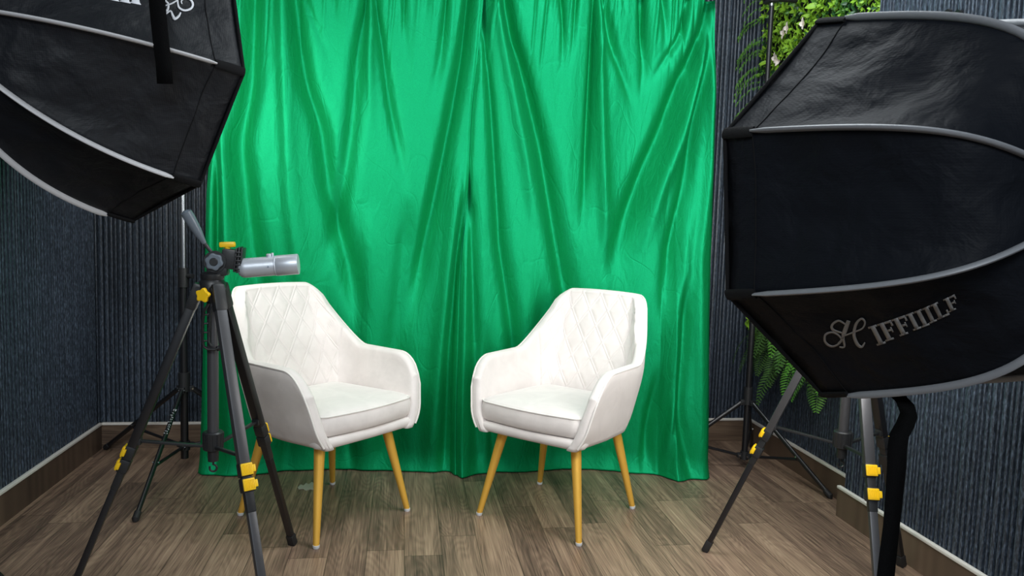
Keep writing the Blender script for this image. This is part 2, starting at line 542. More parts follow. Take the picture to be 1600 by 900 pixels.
# valleys (+) go back, ridges (-) come forward: points, depth, half width, top z fade, bottom z fade
F_L = [
    ([(455, -20), (463, 60), (474, 130), (495, 190), (510, 300), (540, 410), (560, 520)], 0.040, 0.030, 1.0, 0.2),
    ([(470, -20), (500, 60), (520, 110)], 0.016, 0.016, 1.0, 0.0),
    ([(440, -20), (442, 90), (452, 300), (470, 480)], -0.022, 0.030, 1.0, 0.3),
    ([(574, -20), (556, 80), (548, 187), (532, 300), (505, 420)], 0.028, 0.026, 1.0, 0.2),
    ([(583, -20), (596, 67), (606, 150), (640, 320)], 0.022, 0.018, 1.0, 0.0),
    ([(578, -20), (576, 90), (580, 220)], -0.018, 0.016, 1.0, 0.0),
    ([(392, -20), (386, 130), (368, 222), (380, 330), (398, 460), (420, 620)], 0.040, 0.034, 0.8, 0.3),
    ([(345, 200), (350, 330), (352, 480), (360, 700)], -0.020, 0.022, 0.5, 1.0),
    ([(335, 250), (334, 400), (332, 560), (334, 740)], 0.020, 0.014, 0.3, 1.0),
    ([(735, -20), (722, 90), (706, 180), (688, 270), (660, 400), (640, 520)], 0.045, 0.026, 1.0, 0.2),
    ([(700, -20), (690, 80), (672, 180)], 0.022, 0.018, 1.0, 0.0),
    ([(668, -20), (662, 60)], 0.016, 0.014, 1.0, 0.0),
    ([(630, -20), (633, 60), (640, 120)], 0.014, 0.014, 1.0, 0.0),
    ([(520, -20), (523, 60)], 0.016, 0.012, 1.0, 0.0),
    ([(545, -20), (542, 50)], 0.012, 0.010, 1.0, 0.0),
    ([(720, 250), (705, 400), (690, 560), (672, 740)], -0.030, 0.034, 0.2, 1.0),
    ([(728, 300), (712, 420), (700, 560), (694, 740)], 0.034, 0.018, 0.2, 1.0),
    ([(640, 300), (625, 460), (612, 600), (600, 740)], 0.022, 0.040, 0.0, 0.8),
    ([(580, 300), (575, 520), (570, 740)], -0.014, 0.040, 0.0, 0.6),
    ([(520, 560), (535, 640), (548, 740)], 0.014, 0.020, 0.0, 1.0),
]
F_R = [
    ([(789, -20), (800, 50), (815, 89), (847, 222), (864, 320), (882, 430), (900, 560)], 0.044, 0.028, 1.0, 0.1),
    ([(803, -20), (832, 30)], 0.018, 0.012, 1.0, 0.0),
    ([(776, -20), (790, 80), (822, 240), (840, 360)], -0.022, 0.022, 1.0, 0.1),
    ([(757, 30), (768, 150), (775, 260), (782, 380), (800, 500), (812, 640)], 0.030, 0.020, 0.8, 0.3),
    ([(934, -20), (930, 60), (925, 155), (919, 289), (912, 380)], 0.034, 0.016, 1.0, 0.0),
    ([(944, -20), (960, 70), (972, 100), (986, 140), (1000, 200)], 0.026, 0.022, 1.0, 0.0),
    ([(938, -20), (940, 100), (944, 260), (950, 400)], -0.026, 0.018, 1.0, 0.1),
    ([(1008, -20), (1010, 60), (1013, 100), (1002, 170)], 0.036, 0.020, 1.0, 0.0),
    ([(1040, -20), (1046, 40), (1040, 110)], 0.022, 0.016, 1.0, 0.0),
    ([(880, -20), (884, 50), (880, 130)], 0.024, 0.012, 1.0, 0.0),
    ([(905, -20), (898, 70), (890, 120)], 0.018, 0.010, 1.0, 0.0),
    ([(975, -20), (985, 40)], 0.022, 0.012, 1.0, 0.0),
    ([(860, -20), (862, 40)], 0.014, 0.012, 1.0, 0.0),
    ([(1122, -20), (1108, 45), (1064, 133), (1040, 200), (1011, 267), (985, 340), (967, 400), (950, 460)], 0.050, 0.034, 1.0, 0.0),
    ([(1085, -20), (1070, 50), (1030, 110), (1010, 150)], 0.024, 0.016, 1.0, 0.0),
    ([(1128, -20), (1118, 60), (1104, 120), (1088, 190), (1068, 300), (1050, 380), (1038, 500)], 0.040, 0.024, 1.0, 0.2),
    ([(1126, 10), (1100, 110), (1060, 220), (1030, 300), (1004, 400)], -0.030, 0.024, 1.0, 0.1),
    ([(1120, 120), (1110, 260), (1090, 400), (1084, 600), (1080, 730)], -0.016, 0.020, 0.6, 1.0),
    ([(1070, 420), (1060, 540), (1050, 640), (1062, 740)], 0.030, 0.022, 0.0, 1.0),
    ([(735, 280), (738, 400), (742, 560), (745, 740)], 0.030, 0.022, 0.3, 1.0),
    ([(760, 500), (765, 620), (775, 740)], 0.020, 0.022, 0.0, 1.0),
    ([(1030, 560), (1015, 640), (1000, 740)], 0.024, 0.026, 0.0, 1.0),
    ([(1048, 590), (1036, 660), (1030, 700)], -0.020, 0.012, 0.0, 0.4),
    ([(850, 420), (850, 560), (860, 740)], 0.014, 0.04, 0.0, 0.8),
]


def curtain(name, E0, E1, folds, hempx, seed, label):
    nu, nv = 330, 380
    u = np.linspace(0, 1, nu); v = np.linspace(0, 1, nv)
    z = BARZ - 0.012 + (0.004 - BARZ + 0.012) * v
    X = np.zeros((nv, nu)); Y = np.zeros((nv, nu)); Z = np.zeros((nv, nu))
    x0 = xat(E0, z); x1 = xat(E1, z)
    X[:] = x0[:, None] + (x1 - x0)[:, None] * u[None, :]
    Z[:] = z[:, None]
    hp_ = [at_z(px, py, 0.0) for px, py in hempx]
    yb = np.interp(X[-1], [p.x for p in hp_], [p.y for p in hp_]) + 0.028
    Y[:] = 3.400 + (yb[None, :] - 3.400) * (v[:, None] ** 1.3)
    for pts, dep, sg, ft, fb in folds:
        f = fold_world(pts); c = xat(f, z)
        zt, zb = f[0][1], f[-1][1]
        amp = np.ones_like(z)
        up_ = np.clip((zt - z) / 0.25 + ft, 0, 1); amp *= up_ * up_ * (3 - 2 * up_) if ft < 1 else 1
        dn_ = np.clip((z - zb) / 0.45 + fb * 1.0, 0, 1); amp *= dn_ * dn_ * (3 - 2 * dn_)
        wid = sg * (0.75 + 0.55 * np.clip((zt - z) / 1.5, 0, 1))
        dx = (X - c[:, None]) / wid[:, None]
        # slightly asymmetric fold, steeper on one side
        Y += dep * amp[:, None] * np.exp(-np.abs(dx / 1.35) ** 2 * np.where(dx > 0, 0.8, 1.3)) * 1.6
    # soft random drape and small gathers under the bar
    r = np.random.default_rng(seed)
    for k in range(9):
        cx = r.uniform(0, 1); wd = r.uniform(0.02, 0.06); dr = r.uniform(-0.05, 0.05)
        Y += r.uniform(-0.007, 0.007) * np.exp(-((u[None, :] - cx - dr * v[:, None]) / wd) ** 2)
    for k in range(46):
        cx = r.uniform(0, 1); wd = r.uniform(0.004, 0.010); dr = (r.uniform(-0.05, 0.05)); ln = r.uniform(0.04, 0.16)
        Y += r.uniform(-0.012, 0.012) * np.exp(-((u[None, :] - cx - dr * v[:, None]) / wd) ** 2) * np.exp(-(v[:, None] / ln) ** 2)
    # loose billows near the floor and the hem resting on it
    for k in range(12):
        cx = r.uniform(0, 1); wd = r.uniform(0.02, 0.055); dr = r.uniform(-0.25, 0.25)
        Y += r.uniform(-0.022, 0.022) * np.exp(-((u[None, :] - cx - dr * (v[:, None] - 1)) / wd) ** 2) * np.clip((v[:, None] - 0.78) / 0.22, 0, 1) ** 1.5
    hem = np.clip((v[:, None] - 0.955) / 0.045, 0, 1)
    Y -= hem ** 2 * (0.028 + 0.006 * np.sin(u[None, :] * 23 + seed))
    Z += (hem > 0) * 0.0
    # folds die out on the floor line, small flutes remain
    Yh = yb[None, :] - 0.028 * hem ** 2
    kf = np.clip((v[:, None] - 0.90) / 0.10, 0, 1) ** 1.5 * 0.72
    Y = Y * (1 - kf) + Yh * kf
    # rounded edges
    e = np.minimum(u, 1 - u)[None, :]
    Y += 0.018 * np.exp(-(e / 0.010) ** 2)
    Y = np.minimum(Y, 3.62)
    verts = np.stack([X, Y, Z], -1).reshape(-1, 3).tolist()
    faces = [(i * nu + j, (i + 1) * nu + j, (i + 1) * nu + j + 1, i * nu + j + 1) for i in range(nv - 1) for j in range(nu - 1)]
    o = mesh_obj(name, verts, faces, M['green'])
    sm = o.modifiers.new('thick', 'SOLIDIFY'); sm.thickness = 0.0015; sm.offset = 1
    tag(o, label, 'curtain', 'green backdrop curtains hung side by side')
    # rod pocket wrapped round the bar
    return o


HEM_L = [(304, 742), (340, 745), (390, 744), (440, 738), (520, 734), (600, 737), (660, 738), (704, 739), (712, 746)]
HEM_R = [(712, 746), (722, 749), (735, 745), (768, 740), (820, 739), (880, 734), (920, 735), (960, 737), (1000, 742), (1030, 744), (1060, 754), (1091, 750)]
cl = curtain('backdrop_curtain', EDGE_L, EDGE_M, F_L, HEM_L, 3, 'left green satin backdrop curtain hanging behind the tripod and the left chair')
cr_ = curtain('backdrop_curtain', EDGE_M, EDGE_R, F_R, HEM_R, 5, 'right green satin backdrop curtain hanging behind the right cream chair')
for o, E0, E1 in ((cl, EDGE_L, EDGE_M), (cr_, EDGE_M, EDGE_R)):
    m = MB(); m.tube([(E0[0][0], 3.405, BARZ), (E1[0][0] - 0.004, 3.405, BARZ)], 0.022, 20)
    m.build('rod_pocket', M['green'], o)


# ------------------------------------------------------------------ light stands that carry the crossbar
def light_stand(cx, cy, ang, rad, top, label, r=0.0165, steps=((0.0, 1.0),), steel_from=None, hub=0.11, collar=0.37, logo=None, slim=False):
    root = empty('light_stand', (cx, cy, 0)); tag(root, label, 'light stand')
    z1 = steel_from or top
    MB().tube([(cx, cy, 0.06), (cx, cy, z1)], r, 16).build('lower_pole', M['black'], root)
    MB().tube([(cx, cy, z1 - 0.03), (cx, cy, z1 + 0.055)], [r * 1.35] * 2, 18).build('lock_collar', M['plast'], root)
    kb = MB(); kb.tube([(cx, cy, z1 + 0.02), (cx + 0.045, cy - 0.02, z1 + 0.02)], [0.009, 0.011], 10)
    kb.build('lock_knob', M['plast'], root)
    MB().tube([(cx, cy, z1 + 0.055), (cx, cy, top)], r * 0.78, 16).build('upper_pole', M['black'] if slim else M['steelpole'], root)
    MB().tube([(cx, cy, top - 0.012), (cx, cy, top)], r * 0.85, 16).build('pole_tip', M['steel'], root)
    # legs
    MB().tube([(cx, cy, collar - 0.01), (cx, cy, collar + 0.075)], r * 1.5, 18).build('leg_collar', M['plast'], root)
    MB().tube([(cx, cy, hub - 0.02), (cx, cy, hub + 0.02)], r * 1.4, 18).build('brace_hub', M['plast'], root)
    for k in range(3):
        a = ang[k]; d = Vector((math.cos(a), math.sin(a), 0)); c = Vector((cx, cy, 0)); rd = rad[k]
        A = c + d * (r * 2.0) + Vector((0, 0, collar)); B = c + d * rd + Vector((0, 0, 0.012))
        lg = MB().tube([A, B], 0.0112, 12, flat=(1.0, 0.8), up=Vector((0, 0, 1))).build('leg', M['black'], root)
        MB().tube([B - (A - B).normalized() * -0.03, B, B + Vector((0, 0, -0.008))], [0.0128, 0.0138, 0.011], 12).build('leg_foot', M['rubber'], lg)
        t = 0.60; Pm = A + (B - A) * t
        H0 = c + d * (r * 1.9) + Vector((0, 0, hub))
        MB().tube([H0, Pm + Vector((0, 0, -0.012))], 0.0070, 8).build('brace', M['black'], root)
        side = Vector((-d.y, d.x, 0))
        for q in (A, Pm, H0):
            MB().tube([q - side * 0.013, q + side * 0.013], 0.0042, 8).build('rivet', M['steel'], root)
        for zz, ht in ((collar, 0.026), (hub, 0.022)):
            MB().box(c + d * r * 1.55 + Vector((0, 0, zz)), (0.03, 0.022, ht), Matrix.Rotation(a, 3, 'Z'), 0.003).build('hinge_bracket', M['plast'], root)
        if logo == k:
            # worn white lettering, too small to read, down the leg
            ax = (B - A).normalized(); nrm = (CAM - (A + B) / 2); nrm = (nrm - ax * nrm.dot(ax)).normalized(); sd = ax.cross(nrm)
            lm = MB(); rr = random.Random(4)
            s = 0.115
            for g in range(11):
                o_ = A + ax * s + nrm * 0.0096
                ww = 0.0052 if g else 0.0075
                hh = 0.006 if g else 0.013
                for st in range(3 if g else 5):
                    q = o_ + sd * rr.uniform(-ww, ww) + ax * rr.uniform(0, hh); q2 = o_ + sd * rr.uniform(-ww, ww) + ax * rr.uniform(0, hh)
                    if (q2 - q).length < 0.003: q2 = q + sd * 0.006
                    lm.tube([q, q2], 0.0011, 6)
                s += 0.0115 if g != 5 else 0.017
                if g == 0: s += 0.010
            lm.build('printed_lettering', M['printw'], lg)
    return rebase(root)


M['steelpole'] = simple('dark_chrome', (0.28, 0.30, 0.33), 0.28, 0.9, bscale=8)
light_stand(-0.952, 3.46, [math.radians(a) for a in (144, 268, 24)], [0.56, 0.57, 0.5], 2.222,
            'black light stand with polished upper pole, left of the green curtains', steel_from=0.86, hub=0.118, collar=0.375, logo=1)
light_stand(1.668, 3.384, [math.radians(a) for a in (-65, 177, 58)], [0.470, 0.46, 0.36], 2.205,
            'slim black light stand in the corner, right of the green curtains', r=0.0145, hub=0.062, collar=0.325, steel_from=1.35, slim=True)
cb = MB().tube([(-1.03, 3.405, BARZ), (1.80, 3.405, BARZ)], 0.0135, 16)
cb.build_name = None
o = cb.build('crossbar', M['black'])
tag(o, 'black horizontal crossbar the green curtains hang from', 'crossbar')
for x, y in ((-0.952, 3.46), (1.668, 3.384)):
    MB().box((x, (y + 3.405) / 2, BARZ), (0.05, 0.07, 0.05), None, 0.006).build('clamp', M['plast'], o)


# ------------------------------------------------------------------ armchairs
def smooth01(t):
    t = max(0.0, min(1.0, t)); return t * t * (3 - 2 * t)


def chair_plan(s, z):
    """outer surface point of the shell at arclength s from the back centre (s>=0 side) and height z"""
    sg = 1 if s >= 0 else -1; s = abs(s)
    fl = 1 - smooth01((0.62 - z) / 0.26)             # flare of the arms with height
    W = 0.250 + 0.038 * fl
    rc = 0.145; yb = 0.232; hb = W - rc
    aq = PI / 2 * rc
    if s <= hb: x, y = s, yb
    elif s <= hb + aq:
        a = (s - hb) / rc; x = hb + rc * math.sin(a); y = yb - rc * (1 - math.cos(a))
    else:
        x = W; y = yb - rc - (s - hb - aq)
    wb = 1 - smooth01((s - 0.16) / 0.26)
    y -= 0.004 * smooth01((0.61 - z) / 0.25) * smooth01((s - 0.38) / 0.26)
    y += wb * 0.125 * max(0.0, (z - 0.42) / 0.46) ** 1.1
    x *= 1 - 0.06 * wb * max(0, (z - 0.60) / 0.3)
    low = max(0.0, (0.44 - z) / 0.085)
    inset = (0.016 + 0.018 * smooth01((s - 0.45) / 0.2)) * low ** 2
    k = inset / 0.27
    x *= 1 - k
    y -= inset * smooth01(y / 0.15)
    return Vector((sg * x, y, z))


SEND = 0.668


def chair_top(s):
    s = abs(s)
    if s < 0.160: z = 0.885 - 0.004 * (s / 0.160) ** 2
    elif s < 0.246:
        t = (s - 0.160) / 0.086; z = 0.881 - 0.086 * (1 - math.sqrt(max(0, 1 - t * t * 0.94))) / 0.755
    else:
        z0 = 0.795; t = (s - 0.246) / 0.128
        z = z0 - (z0 - 0.634) * (1 - (1 - t) ** 1.7) if t < 1 else 0.634
    if s > 0.572:
        t = min(1.0, (s - 0.572) / (SEND - 0.572)) * 0.955; z -= 0.105 * (1 - math.sqrt(max(0.0, 1 - t * t)))
    return z


ZB = 0.352


def build_chair():
    root = empty('armchair')
    # ---- shell
    ns = 93; sv = [-(SEND) + 2 * SEND * i / (ns - 1) for i in range(ns)]
    th0 = 0.042
    nz = 15
    rings = []

    def nrm(s, z):
        a = chair_plan(s - 0.004, z); b = chair_plan(s + 0.004, z); t = (b - a); t.z = 0; t.normalize()
        return Vector((t.y, -t.x, 0))       # s increases from -x end via back to +x end -> this points inward or outward
    sign = 1 if nrm(0.0, 0.6).y < 0 else -1

    def section(s, th, ztop, fwd):
        pts = []
        rt = th / 2
        zt = ztop - rt
        for i in range(nz):
            z = ZB + (zt - ZB) * i / (nz - 1)
            pts.append((z, 0.0))
        for k in range(1, 8):
            a = PI * k / 8
            pts.append((zt + rt * math.sin(a) * 0.9, rt * (1 - math.cos(a))))
        for i in range(nz):
            z = zt - (zt - ZB) * i / (nz - 1)
            pts.append((z, th))
        out = []
        for z, off in pts:
            p = chair_plan(s, min(z, zt)); p.z = z; n = nrm(s, min(z, zt)) * sign
            q = p + n * (off + (th0 - th) / 2) + Vector((0, -fwd, 0))
            # bottom edge rounding
            out.append(q)
        return out
    rr = 0.012
    for k in (4, 3, 2, 1):
        a = PI / 2 * k / 4.3
        rings.append(section(-SEND, th0 * math.cos(a) ** 0.8, chair_top(SEND) - 0.004 * k, rr * math.sin(a)))
    for s in sv:
        rings.append(section(s, th0, chair_top(s), 0.0))
    for k in (1, 2, 3, 4):
        a = PI / 2 * k / 4.3
        rings.append(section(SEND, th0 * math.cos(a) ** 0.8, chair_top(SEND) - 0.004 * k, rr * math.sin(a)))
    m = len(rings[0]); vs = [p for r_ in rings for p in r_]; fs = []
    for i in range(len(rings) - 1):
        for j in range(m):
            fs.append((i * m + j, i * m + (j + 1) % m, (i + 1) * m + (j + 1) % m, (i + 1) * m + j))
    fs.append(tuple(range(m))[::-1]); fs.append(tuple(range((len(rings) - 1) * m, len(rings) * m)))
    sh = mesh_obj('shell', vs, fs, M['velvet'], root)
    # piping along the outer rim and down the front edges
    path = []
    for i in range(9):
        z = ZB + 0.012 + (chair_top(SEND) - 0.03 - ZB - 0.012) * i / 9
        path.append(chair_plan(-SEND, z) + Vector((0.000, -0.009, 0)))
    for s in sv:
        zt = chair_top(s) - th0 / 2 + 0.012
        n = nrm(s, zt) * sign
        path.append(chair_plan(s, zt) + n * 0.002)
    for i in range(9):
        z = ZB + 0.012 + (chair_top(SEND) - 0.03 - ZB - 0.012) * (8 - i) / 9
        path.append(chair_plan(SEND, z) + Vector((0.000, -0.009, 0)))
    MB().tube(path, 0.0036, 8).build('piping', M['pip'], root)
    # ---- quilted inner back
    nsq, nzq = 190, 190; SQ = 0.250
    off = [[None] * nsq for _ in range(nzq)]
    vs = []
    zlo = 0.455
    for i in range(nzq):
        for j in range(nsq):
            t = i / (nzq - 1); SW = SQ + 0.050 * t
            s = -SW + 2 * SW * j / (nsq - 1)
            ztp = chair_top(s) - 0.0035
            z = zlo + (ztp - zlo) * t
            p = chair_plan(s, min(z, chair_top(s) - th0 / 2)); p.z = z; n = nrm(s, z) * sign
            # diamond stitching, measured on the cloth
            dw, dh = 0.090, 0.132
            zz = z - 0.47
            a1 = (s / dw + zz / dh); a2 = (s / dw - zz / dh)
            d1 = abs(a1 - round(a1)); d2 = abs(a2 - round(a2))
            dist = min(d1, d2) * dw * 0.80
            puff = 0.0060 * (1 - math.exp(-(dist / 0.009) ** 1.2))
            seam = 0.0052 * math.exp(-((dist) / 0.0022) ** 2)
            es = min(1.0, (SW - abs(s)) / 0.016); et = min(1.0, (1 - t) * (ztp - zlo) / 0.014)
            edge = math.sqrt(max(0, 1 - (1 - es) ** 2)) * math.sqrt(max(0, 1 - (1 - et) ** 2))
            zc_ = chair_top(s) - th0 / 2
            off_ = th0
            if z > zc_:
                sn = min(1.0, (z - zc_) / (th0 / 2 * 0.9)); off_ = th0 / 2 * (1 + math.sqrt(max(0.0, 1 - sn * sn)))
            vs.append(p + n * (off_ - 0.004 + (0.008 + puff + seam) * edge) + Vector((0, 0, 0.002 if z > zc_ else 0)))
    fs = [(i * nsq + j, i * nsq + j + 1, (i + 1) * nsq + j + 1, (i + 1) * nsq + j) for i in range(nzq - 1) for j in range(nsq - 1)]
    q = mesh_obj('quilted_back_pad', vs, fs, M['quilt'], root)
    # ---- tray under the cushion (continuous front band)
    def rrect(hw_f, hw_b, yf, yb_, rc, n=8, bulge=0.0):
        out = []
        for (cx, cy, a0) in ((hw_f - rc, yf + rc, -90), (hw_b - rc, yb_ - rc, 0), (-hw_b + rc, yb_ - rc, 90), (-hw_f + rc, yf + rc, 180)):
            for k in range(n + 1):
                a = math.radians(a0 + 90 * k / n); out.append([cx + rc * math.cos(a), cy + rc * math.sin(a)])
        # add points along the front for a soft bulge
        front = []
        x0 = -hw_f + rc; x1 = hw_f - rc
        for k in range(1, 12):
            x = x0 + (x1 - x0) * k / 12; front.append([x, yf - bulge * math.sin(PI * k / 12)])
        return out + front

    def loft(levels, name, mat, parent, top_dome=0.0):
        vs = []; m_ = len(levels[0][1])
        for z, loop in levels:
            for x, y in loop: vs.append(Vector((x, y, z)))
        fs = []
        for i in range(len(levels) - 1):
            for j in range(m_):
                fs.append((i * m_ + j, i * m_ + (j + 1) % m_, (i + 1) * m_ + (j + 1) % m_, (i + 1) * m_ + j))
        b0 = len(vs)
        z, loop = levels[-1]
        # domed top as shrinking loops
        cx = sum(p[0] for p in loop) / m_; cy = sum(p[1] for p in loop) / m_
        last = (len(levels) - 1) * m_
        for k in range(1, 9):
            t = 1 - k / 9
            st = len(vs)
            for x, y in loop:
                vs.append(Vector((cx + (x - cx) * t, cy + (y - cy) * t, z + top_dome * (1 - t ** 2.4))))
            for j in range(m_):
                fs.append((last + j, last + (j + 1) % m_, st + (j + 1) % m_, st + j))
            last = st
        fs.append(tuple(range(last, last + m_)))
        fs.append(tuple(range(m_))[::-1])
        return mesh_obj(name, vs, fs, mat, parent)
    lv = []
    for z, ins in ((ZB - 0.002, 0.020), (ZB + 0.003, 0.008), (ZB + 0.012, 0.001), (ZB + 0.022, 0.0), (ZB + 0.033, 0.002), (ZB + 0.039, 0.010)):
        lv.append((z, rrect(0.236 - ins, 0.165 - ins, -0.259 + ins, 0.170 - ins, 0.035, bulge=0.005)))
    loft(lv, 'seat_base', M['velvet'], root)
    # ---- cushion
    lv = []
    for z, ins in ((0.392, 0.016), (0.396, 0.006), (0.404, 0.0), (0.425, -0.003), (0.445, -0.003), (0.459, 0.0), (0.4655, 0.002)):
        lv.append((z, rrect(0.226 - ins, 0.190 - ins, -0.252 + ins, 0.165 - ins, 0.045, bulge=0.016)))
    z = 0.4665
    lv2 = [(0.4655, lv[-1][1])] + [(zz, rrect(0.226 - i2, 0.190 - i2, -0.252 + i2, 0.165 - i2, 0.045, bulge=0.016)) for zz, i2 in ((0.470, 0.003), (0.476, 0.012), (0.482, 0.03))]
    cu = loft(lv + lv2[1:], 'seat_cushion', M['velvet'], root, 0.010)
    loop = rrect(0.226 - 0.001, 0.190 - 0.001, -0.252 + 0.001, 0.165, 0.045, bulge=0.016)
    MB().tube([(x, y, 0.4675) for x, y in loop] + [(loop[0][0], loop[0][1], 0.4675)], 0.0034, 8, caps=False).build('cushion_piping', M['pip'], cu)
    # ---- legs
    for sx in (-1, 1):
        for sy in (-1, 1):
            A = Vector((sx * 0.158, sy * 0.158, 0.365)); B = Vector((sx * 0.2255, sy * 0.2255, 0.008))
            lg = MB().tube([A + (B - A) * t for t in (0, 0.3, 0.6, 0.97, 1.0)], [0.0205, 0.0180, 0.0150, 0.0115, 0.0108], 22).build('leg', M['gold'], root)
            MB().tube([B + Vector((0, 0, 0.004)), B + Vector((0, 0, -0.003)), B + Vector((0, 0, -0.008))], [0.0122, 0.0125, 0.0105], 18).build('glide', M['glide'], lg)
            MB().tube([A + Vector((0, 0, -0.018)), A + Vector((0, 0, -0.004))], 0.026, 18).build('leg_plate', M['black'], lg)
    return root


def copy_tree(o, parent=None):
    c = o.copy(); COL.objects.link(c); c.parent = parent
    for ch in list(o.children): copy_tree(ch, c)
    return c


chair = build_chair()
chair.location = (-0.243 * CAMH, 2.507 * CAMH, 0); chair.rotation_euler[2] = math.radians(45.2)
tag(chair, 'cream velvet armchair with gold legs at left, partly behind the tripod with the silver microphone', 'armchair', 'cream quilted armchairs')
chair2 = copy_tree(chair)
chair2.location = (0.544 * CAMH, 2.469 * CAMH, 0); chair2.rotation_euler[2] = math.radians(-42.4)
chair2['label'] = 'cream velvet armchair with gold legs at right, turned towards the left chair'


# ------------------------------------------------------------------ softboxes
def bez(t, P0, P1, P2, P3):
    return P0 * (1 - t) ** 3 + P1 * 3 * t * (1 - t) ** 2 + P2 * 3 * t * t * (1 - t) + P3 * t ** 3


def softbox(C, th, ph, roll, sgn, R, D, prof, label, power, lip, tape_r, cloth_key='cloth', tape_key='tape'):
    """octagonal umbrella softbox: C rim centre, th/ph facing direction, prof(t)->(radius, axial)"""
    C = Vector(C)
    n = Vector((math.cos(ph) * math.cos(th), math.cos(ph) * math.sin(th), math.sin(ph)))
    s = Vector((-math.sin(th), math.cos(th), 0)); u = n.cross(s)
    root = empty('octagonal_softbox', C); tag(root, label, 'softbox')

    def rp(k, t, out=0.0):
        a = roll + sgn * k * PI / 4; e = s * math.cos(a) + u * math.sin(a)
        r, ax = prof(t)
        r2, ax2 = prof(min(1, t + 0.01)); r1, ax1 = prof(max(0, t - 0.01))
        tg = Vector((r2 - r1, ax2 - ax1)).normalized(); no = Vector((tg.y, -tg.x))
        return C + e * (r + no.x * out) - n * (ax + no.y * out), e * no.x - n * no.y
    NT, NK = 40, 26
    vs = []; rows = []
    bvh_v = []
    for i in range(NT + 1):
        t = i / NT
        row = []
        for k in range(8):
            p0, o0 = rp(k, t); p1, o1 = rp(k + 1, t)
            for j in range(NK):
                f = j / NK
                p = p0.lerp(p1, f); out = (o0 + o1).normalized()
                sag = 4 * f * (1 - f)
                rr_ = prof(t)[0]
                depth = -0.070 * rr_ * sag * math.sin(PI * min(1, t * 1.2 + 0.05))
                # creases running from the rim corners
                q = noise.noise(p * 7.0 + Vector((k * 3.1, 0, 0))) * 0.014 + noise.noise(p * 19.0 + Vector((k * 5.3, 2, 0))) * 0.0055
                fade = min(1, sag * 2.0) * min(1, t * 9) * min(1.0, rr_ / 0.2)
                p = p + out * (depth + q * fade)
                row.append(len(vs)); vs.append(p)
        rows.append(row)
    fs = []
    W_ = 8 * NK
    for i in range(NT):
        for j in range(W_):
            fs.append((rows[i][j], rows[i][(j + 1) % W_], rows[i + 1][(j + 1) % W_], rows[i + 1][j]))
    fab = mesh_obj('fabric_shell', vs, fs, M[cloth_key], root)
    sm = fab.modifiers.new('thick', 'SOLIDIFY'); sm.thickness = 0.0012; sm.offset = 0
    tree = BVHTree.FromPolygons(vs, fs)
    # rim binding
    ring = [rp(k, 0)[0] for k in range(9)]
    m = MB()
    for k in range(8): m.tube([ring[k], ring[k + 1]], 0.0048, 8, flat=(1, 1))
    m.build('rim_binding', M['velcro'], root)
    # stitched hem line parallel to the rim
    m = MB()
    for k in range(8):
        pts = []
        for j in range(13):
            f = j / 12
            i_ = lip * NT; i0 = int(i_); fr = i_ - i0
            jj = min(int(f * NK), NK - 1) if f < 1 else NK
            a_ = vs[rows[i0][(k * NK + jj) % W_]]; b_ = vs[rows[i0 + 1][(k * NK + jj) % W_]]
            pts.append(a_.lerp(b_, fr) + (rp(k, lip)[1] + rp(k + 1, lip)[1]).normalized() * 0.0012)
        m.tube(pts, 0.0014, 6)
    m.build('hem_stitching', M['velcro'], root)
    # grey tape over every rib and a velcro corner patch at its end
    for k in range(8):
        pts = []; ups = []
        for i in range(33):
            t = lip + (0.985 - lip) * i / 32
            p, o_ = rp(k, t, 0.0065); pts.append(p); ups.append(o_)
        rad = [tape_r * (0.55 if i == 0 else 1.0) for i in range(33)]
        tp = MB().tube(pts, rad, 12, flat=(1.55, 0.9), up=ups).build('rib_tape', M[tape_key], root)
        pts = []; ups = []
        for i in range(6):
            p, o_ = rp(k, lip * 1.04 * i / 5, 0.003); pts.append(p); ups.append(o_)
        MB().tube(pts, [0.013, 0.014, 0.014, 0.0135, 0.013, 0.012], 12, flat=(0.45, 1.0), up=ups).build('corner_patch', M['velcro'], root)
        # the rod itself, inside
    # diffuser with a shallow bulge
    vs2 = [C + n * 0.020]; nr = 6
    for i in range(1, nr + 1):
        for k in range(8):
            for j in range(4):
                p = (ring[k].lerp(ring[k + 1], j / 4) - C) * (0.992 * i / nr)
                vs2.append(C + p + n * (0.020 * (1 - (i / nr) ** 2) + 0.001))
    f2 = [(0, 1 + j, 1 + (j + 1) % 32) for j in range(32)]
    for i in range(nr - 1):
        for j in range(32):
            f2.append((1 + i * 32 + j, 1 + (i + 1) * 32 + j, 1 + (i + 1) * 32 + (j + 1) % 32, 1 + i * 32 + (j + 1) % 32))
    mesh_obj('front_diffuser', vs2, f2, M['diff'], root)
    # speed ring, lamp head, yoke
    q = n.to_track_quat('Z', 'Y').to_matrix()
    r1, a1 = prof(1.0)
    A = C - n * a1
    MB().tube([A + n * 0.02, A - n * 0.015, A - n * 0.03], [0.072, 0.074, 0.060], 28).build('speed_ring', M['plast'], root)
    rebase(root)
    # its light
    l = bpy.data.lights.new('softbox_light', 'AREA'); l.shape = 'DISK'; l.size = 2 * R * 0.92; l.energy = power; l.color = (1.0, 0.975, 0.94)
    lo = bpy.data.objects.new('softbox_light', l); COL.objects.link(lo)
    lo.location = C + n * 0.030; lo.rotation_euler = (-n).to_track_quat('Z', 'Y').to_euler()
    lo.parent = root; lo.matrix_parent_inverse = Matrix.Translation(-C)
    return root, tree, A, n


RL = 0.475
DL = 1.284 * RL


def profL(t):
    b, c, r0 = 0.891, 0.757, 0.06
    return ((1 - t) ** 2 * RL + 2 * t * (1 - t) * RL * b + t * t * r0, 2 * t * (1 - t) * DL * c + t * t * DL)


DR = 1.084 * RL


